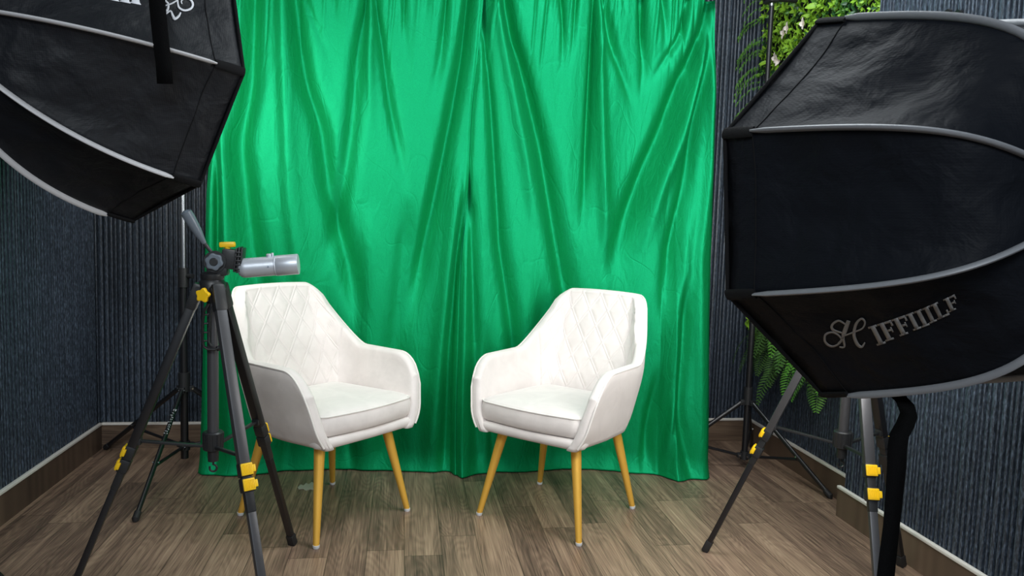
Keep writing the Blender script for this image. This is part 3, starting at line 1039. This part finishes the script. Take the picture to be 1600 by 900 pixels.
def profR(t):
    return (bez(t, RL, RL * 0.754, RL * 0.678, 0.06), bez(t, 0.0, DR * 0.977, DR, DR))


boxL, treeL, apexL, nL = softbox((-0.822, 2.653, 1.599), 0.842, -0.117, -3.087, 1, RL, DL, profL,
    'black octagonal softbox at upper left above the tripod with the microphone', P_BOX_L, 0.095, 0.0062)
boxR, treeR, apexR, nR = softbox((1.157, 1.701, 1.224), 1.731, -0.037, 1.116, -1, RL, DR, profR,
    'large black octagonal softbox at right, in front of the plant wall', P_BOX_R, 0.055, 0.0058, 'cloth_matte', 'tape_shaded')


def lamp_and_stand(apex, n, feet_ang, label_l, label_s):
    h = Vector((n.x, n.y, 0)).normalized()
    lamp = empty('studio_lamp', apex - n * 0.03); tag(lamp, label_l, 'lamp')
    MB().tube([apex - n * 0.033, apex - n * 0.06, apex - n * 0.15, apex - n * 0.16], [0.050, 0.055, 0.055, 0.045], 24).build('lamp_body', M['plast'], lamp)
    rebase(lamp)
    c = apex - n * 0.10
    st = empty('lamp_stand', (c.x, c.y, 0)); tag(st, label_s, 'light stand')
    MB().tube([(c.x, c.y, 0.08), (c.x, c.y, c.z - 0.12)], 0.014, 16).build('pole', M['black'], st)
    MB().tube([(c.x, c.y, c.z - 0.13), (c.x, c.y, c.z - 0.055)], 0.018, 16).build('lamp_mount', M['plast'], st)
    for k in range(3):
        a = feet_ang + k * 2 * PI / 3; d = Vector((math.cos(a), math.sin(a), 0))
        MB().tube([Vector((c.x, c.y, 0.42)) + d * 0.02, Vector((c.x, c.y, 0.012)) + d * 0.27], 0.009, 10).build('leg', M['black'], st)
    MB().tube([(c.x, c.y, 0.38), (c.x, c.y, 0.45)], 0.022, 16).build('leg_collar', M['plast'], st)
    rebase(st)


lamp_and_stand(apexL, nL, 0.5, 'black lamp head behind the upper left softbox', 'black stand carrying the upper left softbox')
lamp_and_stand(apexR, nR, 0.9, 'black lamp head behind the right softbox', 'black stand carrying the large right softbox')


# ---- printing on the softboxes: shapes laid on the cloth
def on_cloth(tree, px, py, off=0.0022):
    d = ray(px, py).normalized()
    hit, nn, idx, dist = tree.ray_cast(CAM, d)
    if hit is None: return None
    if nn.dot(d) > 0: nn = -nn
    return hit + nn * off


def print_polys(tree, polys, name, mat, root, sub=6):
    vs = []; fs = []
    for poly in polys:
        # poly: quad strips [(x,y)L,(x,y)R] pairs
        base = len(vs); ok = True; rowsn = 0
        for (a, b) in poly:
            row = [on_cloth(tree, a[0] + (b[0] - a[0]) * k / 2, a[1] + (b[1] - a[1]) * k / 2) for k in range(3)]
            if any(p is None for p in row): ok = False; break
            vs += row; rowsn += 1
        if not ok:
            vs = vs[:base]; continue
        for i in range(rowsn - 1):
            for j in range(2):
                fs.append((base + i * 3 + j, base + i * 3 + j + 1, base + (i + 1) * 3 + j + 1, base + (i + 1) * 3 + j))
    o = mesh_obj(name, vs, fs, mat, root)
    o.matrix_parent_inverse = Matrix.Translation(-Vector(root.location))
    sm = o.modifiers.new('thick', 'SOLIDIFY'); sm.thickness = 0.0008; sm.offset = 0
    return o


def stroke(pts, widths, n=10):
    """smooth pen stroke through points -> quad strip"""
    P_ = [Vector((*p, 0)) for p in pts]; out = []; W = widths if isinstance(widths, (list, tuple)) else [widths] * len(pts)
    samples = []
    for i in range(len(P_) - 1):
        p0 = P_[max(i - 1, 0)]; p1 = P_[i]; p2 = P_[i + 1]; p3 = P_[min(i + 2, len(P_) - 1)]
        for k in range(n):
            t = k / n
            q = 0.5 * ((2 * p1) + (p2 - p0) * t + (2 * p0 - 5 * p1 + 4 * p2 - p3) * t * t + (-p0 + 3 * p1 - 3 * p2 + p3) * t ** 3)
            samples.append((q, W[i] + (W[i + 1] - W[i]) * t))
    samples.append((P_[-1], W[-1]))
    for i, (q, w_) in enumerate(samples):
        a = samples[max(i - 1, 0)][0]; b = samples[min(i + 1, len(samples) - 1)][0]
        d = (b - a).normalized() if (b - a).length > 1e-6 else Vector((1, 0, 0)); nn = Vector((-d.y, d.x, 0)) * (w_ / 2)
        out.append(((q.x - nn.x, q.y - nn.y), (q.x + nn.x, q.y + nn.y)))
    return out


def letter_polys(ch, org, ex, ey):
    """slab-serif capitals in a unit cell: x right 0..w, y down 0..1"""
    R_ = []

    def rect(x0, y0, x1, y1):
        steps = 4
        poly = []
        for k in range(steps + 1):
            y = y0 + (y1 - y0) * k / steps
            a = (org[0] + ex[0] * x0 + ey[0] * y, org[1] + ex[1] * x0 + ey[1] * y)
            b = (org[0] + ex[0] * x1 + ey[0] * y, org[1] + ex[1] * x1 + ey[1] * y)
            poly.append((a, b))
        R_.append(poly)
    rect(0.20, 0, 0.48, 1); rect(0.06, 0, 0.62, 0.09); rect(0.06, 0.91, 0.62, 1)
    if ch == 'F':
        rect(0.48, 0, 0.98, 0.12); rect(0.86, 0.12, 0.98, 0.32); rect(0.48, 0.44, 0.80, 0.55); rect(0.72, 0.36, 0.80, 0.64)
    if ch == 'L':
        rect(0.48, 0.88, 1.0, 1); rect(0.88, 0.66, 1.0, 0.88)
    return R_


polys = []
H_ = [stroke([(1322, 506), (1311, 500), (1301, 506), (1302, 514), (1316, 519)], [2, 3, 4, 4, 2]),
      stroke([(1327, 500), (1320, 520), (1312, 535), (1300, 540), (1290, 533), (1290, 522), (1300, 518), (1310, 522), (1315, 529), (1310, 535)], [5, 5, 3, 3, 3.5, 3.5, 2.5, 2.5, 2.5, 2]),
      stroke([(1326, 500), (1318, 522), (1320, 540), (1312, 541)], [5, 5, 3, 2]),
      stroke([(1318, 524), (1334, 518), (1348, 512), (1352, 502), (1346, 497), (1338, 506), (1335, 522), (1340, 536), (1347, 541), (1352, 534)], [2, 2.5, 2.5, 3, 3, 4.5, 5, 5, 3.5, 2])]
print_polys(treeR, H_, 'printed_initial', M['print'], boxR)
widths = {'I': 0.70, 'F': 1.04, 'L': 1.06}
x, y = 1355.0, 510.5
ang = math.radians(-17.0)
for i, (ch, hgt, sl) in enumerate([('I', 29, 15), ('F', 27, 14), ('F', 26, 14), ('I', 25, 13), ('I', 25, 13), ('I', 24, 12), ('L', 23, 12), ('F', 20, 10)]):
    wd = (25 if ch != 'I' else 25) * (0.98 ** i)
    ex = (wd * math.cos(ang), wd * math.sin(ang)); ey = (sl, hgt)
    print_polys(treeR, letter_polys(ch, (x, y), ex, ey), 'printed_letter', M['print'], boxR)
    adv = widths[ch] * wd * (0.86 if ch == 'I' else 0.92)
    x += adv * math.cos(ang); y += adv * math.sin(ang)
    ang -= math.radians(1.1)

polysL = [stroke([(256, 0), (262, 6), (262, 14), (258, 22), (266, 18), (270, 26), (273, 30), (279, 26), (282, 20)], [3, 3, 4, 4, 2.5, 4, 4.5, 3.5, 2]),
          stroke([(255, 10), (268, 6), (278, 0)], [2, 2.5, 2.5]),
          stroke([(277, 2), (279, 12), (288, 17), (298, 14), (301, 7), (297, 0), (289, -2), (283, 2), (284, 7)], [2.5, 3, 3, 3.5, 3.5, 3, 2.5, 2, 1.5])]
print_polys(treeL, polysL, 'printed_initial', M['printw'], boxL)
for (xa, ya) in ((206, 0), (190, -2), (172, -5)):
    print_polys(treeL, [[((xa - 2, ya - 8), (xa + 10, ya - 6)), ((xa, ya + 3), (xa + 12, ya + 5)), ((xa - 3, ya + 4), (xa + 14, ya + 7.5)), ((xa - 3, ya + 5), (xa + 14, ya + 8.5))]], 'printed_letter', M['printw'], boxL)


# ---- hanging straps (parts of their softboxes)
def strap(root, pts, width, sides, name='velcro_strap', mat='strap'):
    pts = [Vector(p) for p in pts]; vs = []; fs = []
    for p, sd, w_ in zip(pts, sides, width):
        sd = Vector(sd).normalized() * (w_ / 2); vs += [p - sd, p + sd]
    for i in range(len(pts) - 1):
        fs.append((2 * i, 2 * i + 1, 2 * i + 3, 2 * i + 2))
    o = mesh_obj(name, vs, fs, M[mat], root)
    o.matrix_parent_inverse = Matrix.Translation(-Vector(root.location))
    sm = o.modifiers.new('thick', 'SOLIDIFY'); sm.thickness = 0.0025; sm.offset = 0
    return o


pts = []
ymin = min(h.y for h in [on_cloth(treeL, px, py, 0.0) for px in (246, 268) for py in (5, 40, 80, 110, 131)] if h) - 0.03
for px, py in ((244, -60), (244, -20), (246, 10), (249, 40), (252, 70), (256, 100), (258, 131)):
    pts.append(at_y(px, py, ymin))
strap(boxL, pts, [0.043] * 7, [(1, -0.15, 0)] * 7)
pts = []; ww = []; sd = []
data = [(1398, 612, 1.50, 14), (1404, 620, 1.48, 14), (1414, 630, 1.46, 14), (1420, 648, 1.45, 10), (1414, 664, 1.44, 13), (1405, 680, 1.43, 17), (1402, 700, 1.42, 22), (1401, 730, 1.41, 27), (1398, 765, 1.40, 30), (1393, 820, 1.39, 31), (1386, 880, 1.38, 31), (1381, 930, 1.37, 31), (1377, 990, 1.36, 31)]
for px, py, Y, wpx in data:
    p = at_y(px, py, Y); pts.append(p); W_ = wpx / FPX * Y / 0.985
    full = 0.0372
    c_ = min(1, W_ / full); ww.append(full)
    yy = math.sqrt(max(0, 1 - c_ * c_)) * 0.7; sd.append((c_, -yy, 0.0))
strap(boxR, pts, ww, sd)


# ------------------------------------------------------------------ camera tripods
def tripod(cx, cy, feet, top, label, full_head=True):
    root = empty('camera_tripod', (cx, cy, 0)); tag(root, label, 'tripod')
    c = Vector((cx, cy, 0)); Z_ = Vector((0, 0, 1))
    zc = 0.475
    MB().tube([c + Z_ * (zc - 0.01), c + Z_ * (top + 0.03)], 0.0160, 20).build('centre_column', M['gun'], root)
    # ribbed brace collar
    vs = []; m = MB()
    m.tube([c + Z_ * (zc - 0.012), c + Z_ * (zc - 0.010), c + Z_ * (zc + 0.040), c + Z_ * (zc + 0.044)], [0.024, 0.0275, 0.0295, 0.026], 28)
    for k in range(14):
        a = 2 * PI * k / 14; d = Vector((math.cos(a), math.sin(a), 0))
        m.tube([c + d * 0.0275 + Z_ * (zc - 0.008), c + d * 0.0295 + Z_ * (zc + 0.038)], 0.0022, 6)
    m.build('brace_collar', M['plast'], root)
    MB().tube([c + Z_ * (zc - 0.046), c + Z_ * (zc - 0.01)], [0.015, 0.0165], 18).build('column_end', M['plast'], root)
    hk = []
    for k in range(15):
        a = math.radians(90 - 300 * k / 14); hk.append(c + Z_ * (zc - 0.068) + Vector((0.0105 * math.cos(a), 0, 0.0105 * math.sin(a))))
    MB().tube([c + Z_ * (zc - 0.044)] + hk, 0.0030, 8).build('weight_hook', M['plast'], root)
    for k, F in enumerate(feet):
        F = Vector((*F, 0)); d = (F - c); d.z = 0; dist = d.length; d.normalize()
        A = c + d * 0.038 + Z_ * top
        side = Vector((-d.y, d.x, 0))
        ax = (F - A).normalized()
        L = (F - A).length

        def on(t): return A + (F - A) * t
        tz = (top - 0.468) / top          # clamp height
        leg = MB().bar(A + ax * 0.045, on(tz), 0.0310, 0.0260, side, 0.006).build('leg', M['gun'] if k == 1 or not full_head and k == 0 else M['black'], root)
        MB().bar(on(tz), on(tz + 0.12), 0.0260, 0.0215, side, 0.005).build('leg_middle_section', M['plast'], leg)
        MB().bar(on(tz + 0.06), on(0.975), 0.0225 if k != 1 else 0.0235, 0.0190, side, 0.004).build('leg_lower_section', M['gun'] if k == 1 else M['black'], leg)
        MB().bar(on(0.955), on(1.0) + ax * -0.002, 0.0265, 0.0245, side, 0.004).build('rubber_foot', M['rubber'], leg)
        # two clamp housings with yellow flip levers
        outw = (d - ax * d.dot(ax)).normalized()
        for q in (0.0, 0.041 if full_head else 0.066):
            a_ = on(tz - 0.015 + q); b_ = a_ + ax * 0.040
            h = MB().bar(a_, b_, 0.0345, 0.0290, side, 0.005).build('leg_clamp', M['plast'], leg)
            mid = (a_ + b_) / 2 + outw * 0.0165
            lv = MB(); lv.bar(mid - ax * 0.0165, mid + ax * 0.0165, 0.0330, 0.0075, side, 0.003)
            for g in range(7):
                pp = mid + outw * 0.0040 + side * (-0.012 + 0.004 * g)
                lv.tube([pp - ax * 0.012, pp + ax * 0.012], 0.0010, 5)
            lv.bar(mid + side * 0.020 - ax * 0.010 - outw * 0.004, mid + side * 0.020 + ax * 0.010 - outw * 0.004, 0.010, 0.010, side, 0.002)
            lv.build('clamp_lever', M['yellow'], h)
        # brace strut
        tb = (top - (zc + 0.012)) / top - 0.01
        Bp = on(tb)
        st = MB(); st.bar(c + d * 0.026 + Z_ * (zc + 0.0), Bp - d * 0.010, 0.0115, 0.0085, side, 0.002)
        st.box(Bp - d * 0.008, (0.022, 0.026, 0.022), Matrix.Rotation(math.atan2(d.y, d.x), 3, 'Z'), 0.004)
        st.build('brace', M['plast'], root)
        # shoulder joint casting
        sh = MB(); sh.bar(A - ax * 0.012 + Z_ * 0.006, A + ax * 0.062, 0.0365, 0.0310, side, 0.008)
        sh.bar(c + Z_ * (top + 0.002), A + Z_ * 0.004, 0.034, 0.034, side, 0.008)
        sh.tube([A - side * 0.021 + Z_ * 0.002, A + side * 0.021 + Z_ * 0.002], 0.0085, 12)
        sh.build('leg_joint', M['plast'], root)
    m = MB(); m.tube([c + Z_ * (top - 0.035), c + Z_ * (top - 0.02), c + Z_ * (top + 0.022), c + Z_ * (top + 0.030)], [0.026, 0.036, 0.036, 0.030], 24)
    m.build('shoulder', M['plast'], root)
    return root


LT = (-0.547, 2.280)
ang0 = 3.2122
feetL = [(LT[0] + 0.412 * math.cos(ang0 + k * 2 * PI / 3), LT[1] + 0.412 * math.sin(ang0 + k * 2 * PI / 3)) for k in range(3)]
TOP = 0.940
tripL = tripod(*LT, feetL, TOP, 'black camera tripod with yellow clamps at left, in front of the left armchair')


def star_knob(c, nrm_, r, depth, lobes, mat, parent, name='star_knob', swing=0.2):
    c = Vector(c); nrm_ = Vector(nrm_).normalized(); a = nrm_.orthogonal().normalized(); b = nrm_.cross(a)
    vs = []; n = lobes * 8
    for layer, (h, k_) in enumerate(((0, 0.90), (0.15, 1.0), (0.85, 1.0), (1.0, 0.86))):
        for i in range(n):
            t = 2 * PI * i / n; rr_ = r * k_ * (1 - swing + swing * math.cos(lobes * t))
            vs.append(c + a * rr_ * math.cos(t) + b * rr_ * math.sin(t) + nrm_ * depth * h)
    fs = []
    for l_ in range(3):
        for i in range(n): fs.append((l_ * n + i, l_ * n + (i + 1) % n, (l_ + 1) * n + (i + 1) % n, (l_ + 1) * n + i))
    fs.append(tuple(range(n))[::-1]); fs.append(tuple(range(3 * n, 4 * n)))
    return mesh_obj(name, vs, fs, mat, parent, smooth=False)


def pan_head(root, cx, cy, top, with_handle=True):
    c = Vector((cx, cy, 0)); Z_ = Vector((0, 0, 1))
    px_x = Vector((1, 0, 0))

    def W(px, py, dy=0.0): return at_y(px, py, cy + dy)
    MB().tube([c + Z_ * (top + 0.028), c + Z_ * (top + 0.036), c + Z_ * (top + 0.046), c + Z_ * (top + 0.052)], [0.030, 0.033, 0.033, 0.024], 26).build('pan_base', M['plast'], root)
    # body: two cheeks around the tilt axis (axis towards the viewer)
    hc = c + Z_ * (top + 0.083) + Vector((0.012, 0, 0))
    m = MB()
    m.tube([hc + Vector((0, 0.028, 0)), hc + Vector((0, -0.024, 0))], 0.031, 24)
    m.box(hc + Vector((0.004, 0, -0.024)), (0.058, 0.040, 0.034), None, 0.006)
    m.box(hc + Vector((0.036, 0, 0.008)), (0.040, 0.042, 0.058), Matrix.Rotation(math.radians(6), 3, 'Y'), 0.006)
    m.build('pan_head', M['plast'], root)
    star_knob(hc + Vector((0, -0.024, 0)), (0, -1, 0), 0.025, 0.012, 6, M['grip'], root, 'tilt_knob', 0.07)
    MB().tube([hc + Vector((0, -0.034, 0)), hc + Vector((0, -0.040, 0))], [0.013, 0.010], 18).build('tilt_knob_cap', M['plast'], root)
    # clamp plates facing the mounted thing
    m = MB()
    for k, (dx, hh) in enumerate(((0.056, 0.070), (0.064, 0.076), (0.072, 0.070))):
        m.box(hc + Vector((dx, 0, 0.006)), (0.0055, 0.048, hh), Matrix.Rotation(math.radians(6), 3, 'Y'), 0.0015)
    for k in range(5):
        m.box(hc + Vector((0.064, -0.024, -0.020 + 0.012 * k)), (0.016, 0.004, 0.0045), None, 0.001)
    m.build('quick_release_plate', M['plast'], root)
    st = MB(); kc = hc + Vector((0.030, 0, 0.043))
    st.tube([kc + Z_ * -0.014, kc], 0.008, 12)
    st.box(kc + Z_ * 0.006, (0.044, 0.020, 0.016), Matrix.Rotation(math.radians(-3), 3, 'Y'), 0.005)
    st.build('locking_lever', M['yellow'], root)
    # handle
    h0 = hc + Vector((0.000, 0.004, 0.022))
    p0 = at_y(344, 412, cy); p1 = at_y(318, 378, cy - 0.02); p2 = at_y(291, 332, cy - 0.05)
    ax = (p2 - p1).normalized()
    MB().tube([h0, p0, p1], 0.0055, 12).build('handle_rod', M['gun'], root)
    MB().tube([p1 - ax * 0.004, p1 + ax * 0.008, p1 + ax * 0.035, p1 + ax * 0.075, p1 + ax * 0.098, p2 + ax * 0.002, p2 + ax * 0.006],
              [0.0065, 0.0085, 0.0130, 0.0158, 0.0150, 0.0115, 0.006], 18).build('handle_grip', M['grip'], root)
    sw = MB().tube([h0 + (p0 - h0) * 0.3, h0 + (p0 - h0) * 1.0], 0.0095, 14).build('handle_socket', M['plast'], root)
    return hc


hc = pan_head(tripL, *LT, TOP)
# yellow star knob on the shoulder and the carrying handle
kc = at_y(319, 461, LT[1] - 0.045)
star_knob(kc, (-0.25, -1, 0), 0.0215, 0.012, 5, M['yellow'], tripL, 'shoulder_knob', 0.13)
MB().tube([kc + Vector((0.003, 0.0, 0)), kc + Vector((0.012, 0.03, 0))], 0.007, 10).build('knob_stem', M['plast'], tripL)
yy = LT[1] - 0.035
hp = [at_y(px, py, yy) for px, py in ((326, 474), (319, 486), (317, 500), (316.5, 515), (316, 530), (318, 541), (325, 545.5), (336, 546), (345, 543))]
MB().tube(hp, [0.0050] * 9, 10, flat=(1.3, 0.8), up=Vector((0, -1, 0))).build('carrying_handle', M['plast'], tripL)
hp = [at_y(px, py, yy) for px, py in ((337, 472), (330, 484), (327.5, 500), (326, 520), (326, 534), (330, 541))]
MB().tube(hp, 0.0036, 10).build('carrying_handle_rib', M['plast'], tripL)
m = MB()
for px, py in ((322, 492), (321, 506), (321, 520), (322, 533)):
    m.tube([at_y(px - 4.5, py, yy), at_y(px + 5, py - 1, yy)], 0.0026, 8)
m.build('carrying_handle_rungs', M['plast'], tripL)
MB().tube([at_y(339, 545, yy), at_y(347, 542, yy + 0.01)], 0.0075, 10).build('handle_catch', M['plast'], tripL)
rebase(tripL)

# ---- microphone
mic = empty('microphone', at_y(372, 420, LT[1])); tag(mic, 'silver cylindrical microphone clamped sideways on the left tripod head', 'microphone')
A = at_y(372.5, 419.5, LT[1]); B = at_y(466.5, 412.5, LT[1]); ax = (B - A).normalized(); L = (B - A).length
rb = 0.0285


def mp(f): return A + ax * (L * f)


MB().tube([mp(0.0), mp(0.012), mp(0.05), mp(0.105), mp(0.14), mp(0.61)], [0.016, 0.0205, 0.0262, rb, rb, rb], 32).build('body', M['silver'], mic)
MB().tube([mp(0.605), mp(0.615), mp(0.625), mp(0.635)], [rb, rb * 1.05, rb * 1.05, rb * 1.0], 32).build('ring', M['silver'], mic)
o = MB().tube([mp(0.635), mp(0.645), mp(0.985), mp(1.0), mp(0.995), mp(0.93)], [rb * 1.02, rb * 1.06, rb * 1.06, rb * 1.03, rb * 0.94, rb * 0.92], 32).build('end_sleeve', M['silver'], mic)
upv = (Vector((0, 0, 1)) - ax * ax.z).normalized(); frv = ax.cross(upv); frv = frv if frv.y < 0 else -frv
MB().tube([mp(0.52) + upv * rb * 0.9, mp(0.52) + upv * (rb + 0.006), mp(0.52) + upv * (rb + 0.008)], [0.0075, 0.0075, 0.005], 16).build('button', M['silver'], mic)
MB().tube([mp(0.52) + frv * (rb * 0.9), mp(0.52) + frv * (rb + 0.0012)], [0.0036, 0.0030], 14).build('screw', M['steel'], mic)
MB().tube([mp(0.58) + upv * (rb * 0.9), mp(0.58) + upv * (rb + 0.010)], [0.004, 0.004], 12).build('locking_pin', M['silver'], mic)
lt = MB(); rr = random.Random(8)
for k in range(8):
    f = 0.19 + 0.028 * k
    q = (upv * 0.93 + frv * 0.37).normalized()
    a_ = mp(f) + q * (rb + 0.0003); lt.tube([a_, a_ + ax * 0.002 + (upv - frv * 1.2).normalized() * -0.0035], 0.0007, 5)
    if k % 2: lt.tube([a_, a_ + ax * 0.004], 0.0006, 5)
lt.build('faint_print', M['printw'], mic)
# threaded neck held in the clamp
MB().tube([mp(-0.035), mp(0.01)], 0.012, 18).build('neck', M['plast'], mic)
rebase(mic)

# ---- right tripod
RT = (1.432, 2.222)
feetR = [(1.098, 2.490), (1.338, 1.815), (1.757, 2.322)]
tripR = tripod(*RT, feetR, 0.955, 'black camera tripod with yellow clamps at right, beneath the large softbox', full_head=False)
c = Vector((*RT, 0))
MB().tube([c + Vector((0, 0, 0.975)), c + Vector((0, 0, 1.01))], [0.033, 0.028], 20).build('pan_base', M['plast'], tripR)
MB().box(c + Vector((0, 0, 1.03)), (0.06, 0.06, 0.05), None, 0.008).build('pan_head', M['plast'], tripR)
rebase(tripR)


# ------------------------------------------------------------------ plant wall on the recessed right wall
def plant_wall():
    root = empty('artificial_plant_wall', (XR1 - 0.03, 3.3, 0.62))
    tag(root, 'artificial green plant wall of leaves, ferns and white flowers on the right wall', 'plant wall')
    MB().box((XR1 - 0.012, 3.29, 1.70), (0.022, 1.03, 2.20)).build('backing_mat', M['backing'], root)
    r = random.Random(21)
    mats = [M['leaf1'], M['leaf2'], M['leaf3']]
    vs = []; fs = []; mi = []

    def leaf(p, d, up, L, W, m):
        """pointed leaf with a raised midrib: 2 x 3 quads"""
        d = d.normalized(); sd = d.cross(up)
        if sd.length < 1e-4: sd = d.orthogonal()
        sd.normalize(); nn = sd.cross(d).normalized()
        b = len(vs)
        for t, w_, dz in ((0, 0.12, 0), (0.30, 0.85, 0.10), (0.62, 0.80, 0.10), (0.86, 0.40, 0.0), (1.0, 0.02, -0.10)):
            cpt = p + d * (L * t) + nn * (dz * L * 0.5)
            vs.extend([cpt - sd * (W * w_ * 0.5) + nn * (W * 0.14 * w_), cpt, cpt + sd * (W * w_ * 0.5) + nn * (W * 0.14 * w_)])
        for i in range(4):
            fs.append((b + i * 3, b + i * 3 + 1, b + i * 3 + 4, b + i * 3 + 3)); fs.append((b + i * 3 + 1, b + i * 3 + 2, b + i * 3 + 5, b + i * 3 + 4)); mi.extend([m, m])
    inw = Vector((-1, 0, 0))
    # rosettes: bigger plants, then small box leaves filling between
    for k in range(3400):
        y = r.uniform(2.80, 3.80); z = r.uniform(0.58, 2.78)
        zone = noise.noise(Vector((y * 3.6, z * 3.6, 3.0))) + 0.12 * min(1, max(-1, (z - 1.7) * 2))
        m = 0 if zone + r.uniform(-0.25, 0.25) > 0.02 else (1 if r.random() < 0.55 else 2)
        base = Vector((XR1 - 0.02 - r.uniform(0, 0.05), y, z))
        nl = r.randint(4, 7); Lf = r.uniform(0.016, 0.034)
        if r.random() < 0.12: Lf *= 1.7
        for q in range(nl):
            a = 2 * PI * q / nl + r.uniform(-0.4, 0.4); el = r.uniform(0.25, 1.1)
            d = inw * math.sin(el) + Vector((0, math.cos(a), math.sin(a))) * math.cos(el)
            leaf(base, d, inw, Lf * r.uniform(0.8, 1.2), Lf * r.uniform(0.40, 0.58), m if r.random() < 0.85 else r.randint(0, 2))
    fol = mesh_obj('foliage', vs, fs, None, root, smooth=True, mats=mats, midx=mi)
    # drooping willow-like strands along the left edge
    for k in range(26):
        vs = []; fs = []; mi = []
        z = r.uniform(1.60, 2.45); y = 3.80 + r.uniform(-0.06, 0.0)
        p = Vector((XR1 - 0.05, y, z)); d = Vector((-0.5 - r.random() * 0.5, 0.10, 0.1)).normalized()
        for i in range(11):
            p2 = p + d * 0.017
            for sgn in (-1, 1):
                leaf(p2, d * 0.5 + Vector((r.uniform(-.4, .4), r.uniform(-.5, .1), -0.5)) + Vector((0, 0, 1)) * 0.2 * sgn, Vector((0, 1, 0)), 0.022, 0.0045, 0)
            d = (d + Vector((0, 0, -0.16))).normalized(); p = p2
        mesh_obj('drooping_sprig', vs, fs, None, root, smooth=True, mats=[M['leaf2']], midx=mi)
    # fern fronds along the lower edge
    for k in range(34):
        vs = []; fs = []; mi = []
        y = 2.80 + 1.02 * ((k + r.random()) / 46); z = r.uniform(0.52, 0.80)
        p = Vector((XR1 - 0.04, y, z)); a = r.uniform(-0.9, 0.9)
        d = Vector((-0.75 * r.uniform(0.4, 1), 0.5 * a, 0.15)).normalized()
        Lf = r.uniform(0.20, 0.34); n_ = 20
        for i in range(n_):
            p2 = p + d * (Lf / n_)
            sd = d.cross(Vector((-0.5, 0.3 * a, 0.8))).normalized()
            wl = 0.052 * math.sin(PI * (0.12 + 0.86 * i / n_)) + 0.006
            for sgn in (-1, 1):
                leaf(p2, sd * sgn + d * 0.45, Vector((-1, 0, 0.3)), wl, 0.0095, 0)
            b = len(vs); vs.extend([p - sd * 0.0012, p + sd * 0.0012, p2 + sd * 0.0012, p2 - sd * 0.0012]); fs.append((b, b + 1, b + 2, b + 3)); mi.append(0)
            d = (d + Vector((0.010, 0, -0.125))).normalized(); p = p2
        mesh_obj('fern_frond', vs, fs, None, root, smooth=True, mats=[M['leaf4'] if r.random() < 0.7 else M['leaf2']], midx=mi)
    # white flowers
    for (px, py) in ((1232, 45), (1226, 53), (1257, 38), (1213, 92), (1218, 97)):
        rr_ = ray(px, py); p = CAM + rr_ * ((XR1 - 0.085) / rr_[0])
        vs = []; fs = []; mi = []
        for q in range(4):
            a = 2 * PI * q / 4.6 + px; d = Vector((-0.75 + 0.3 * (q % 2), math.cos(a), math.sin(a)))
            leaf(p, d, inw, 0.028 + 0.008 * (q % 3), 0.026, 0)
        mesh_obj('white_flower', vs, fs, None, root, smooth=True, mats=[M['petal']], midx=mi)
    return rebase(root)


plant_wall()

# ------------------------------------------------------------------ small things
hk = empty('wall_hook', (XR2, 2.316, 1.885)); tag(hk, 'small black knob hook on the ribbed wall above the right softbox', 'wall hook')
MB().tube([(XR2 + 0.004, 2.316, 1.885), (XR2 - 0.008, 2.316, 1.885)], 0.019, 20).build('wall_plate', M['black'], hk)
MB().tube([(XR2 - 0.006, 2.316, 1.887), (XR2 - 0.030, 2.316, 1.890), (XR2 - 0.036, 2.316, 1.892), (XR2 - 0.046, 2.316, 1.893)], [0.008, 0.008, 0.014, 0.011], 16).build('knob', M['black'], hk)
rebase(hk)


def patch(pts, name, label, cat):
    vs = []; c = [sum(p[0] for p in pts) / len(pts), sum(p[1] for p in pts) / len(pts)]
    n = len(pts)
    for z in (0.0002, 0.0012):
        for p in pts:
            q = at_z(p[0], p[1], 0); vs.append((q.x, q.y, z))
    fs = [tuple(range(n, 2 * n))] + [(i, (i + 1) % n, n + (i + 1) % n, n + i) for i in range(n)]
    o = mesh_obj(name, vs, fs, M['patch'], smooth=False)
    return tag(o, label, cat)


patch([(465, 762), (470, 757), (474, 759), (478, 755), (483, 757), (487, 753), (492, 756), (494, 760), (490, 763), (492, 766), (484, 765), (478, 767), (473, 764), (467, 765)],
      'torn_paper_scrap', 'torn pale paper scrap on the floor behind the left armchair front leg', 'paper scrap')
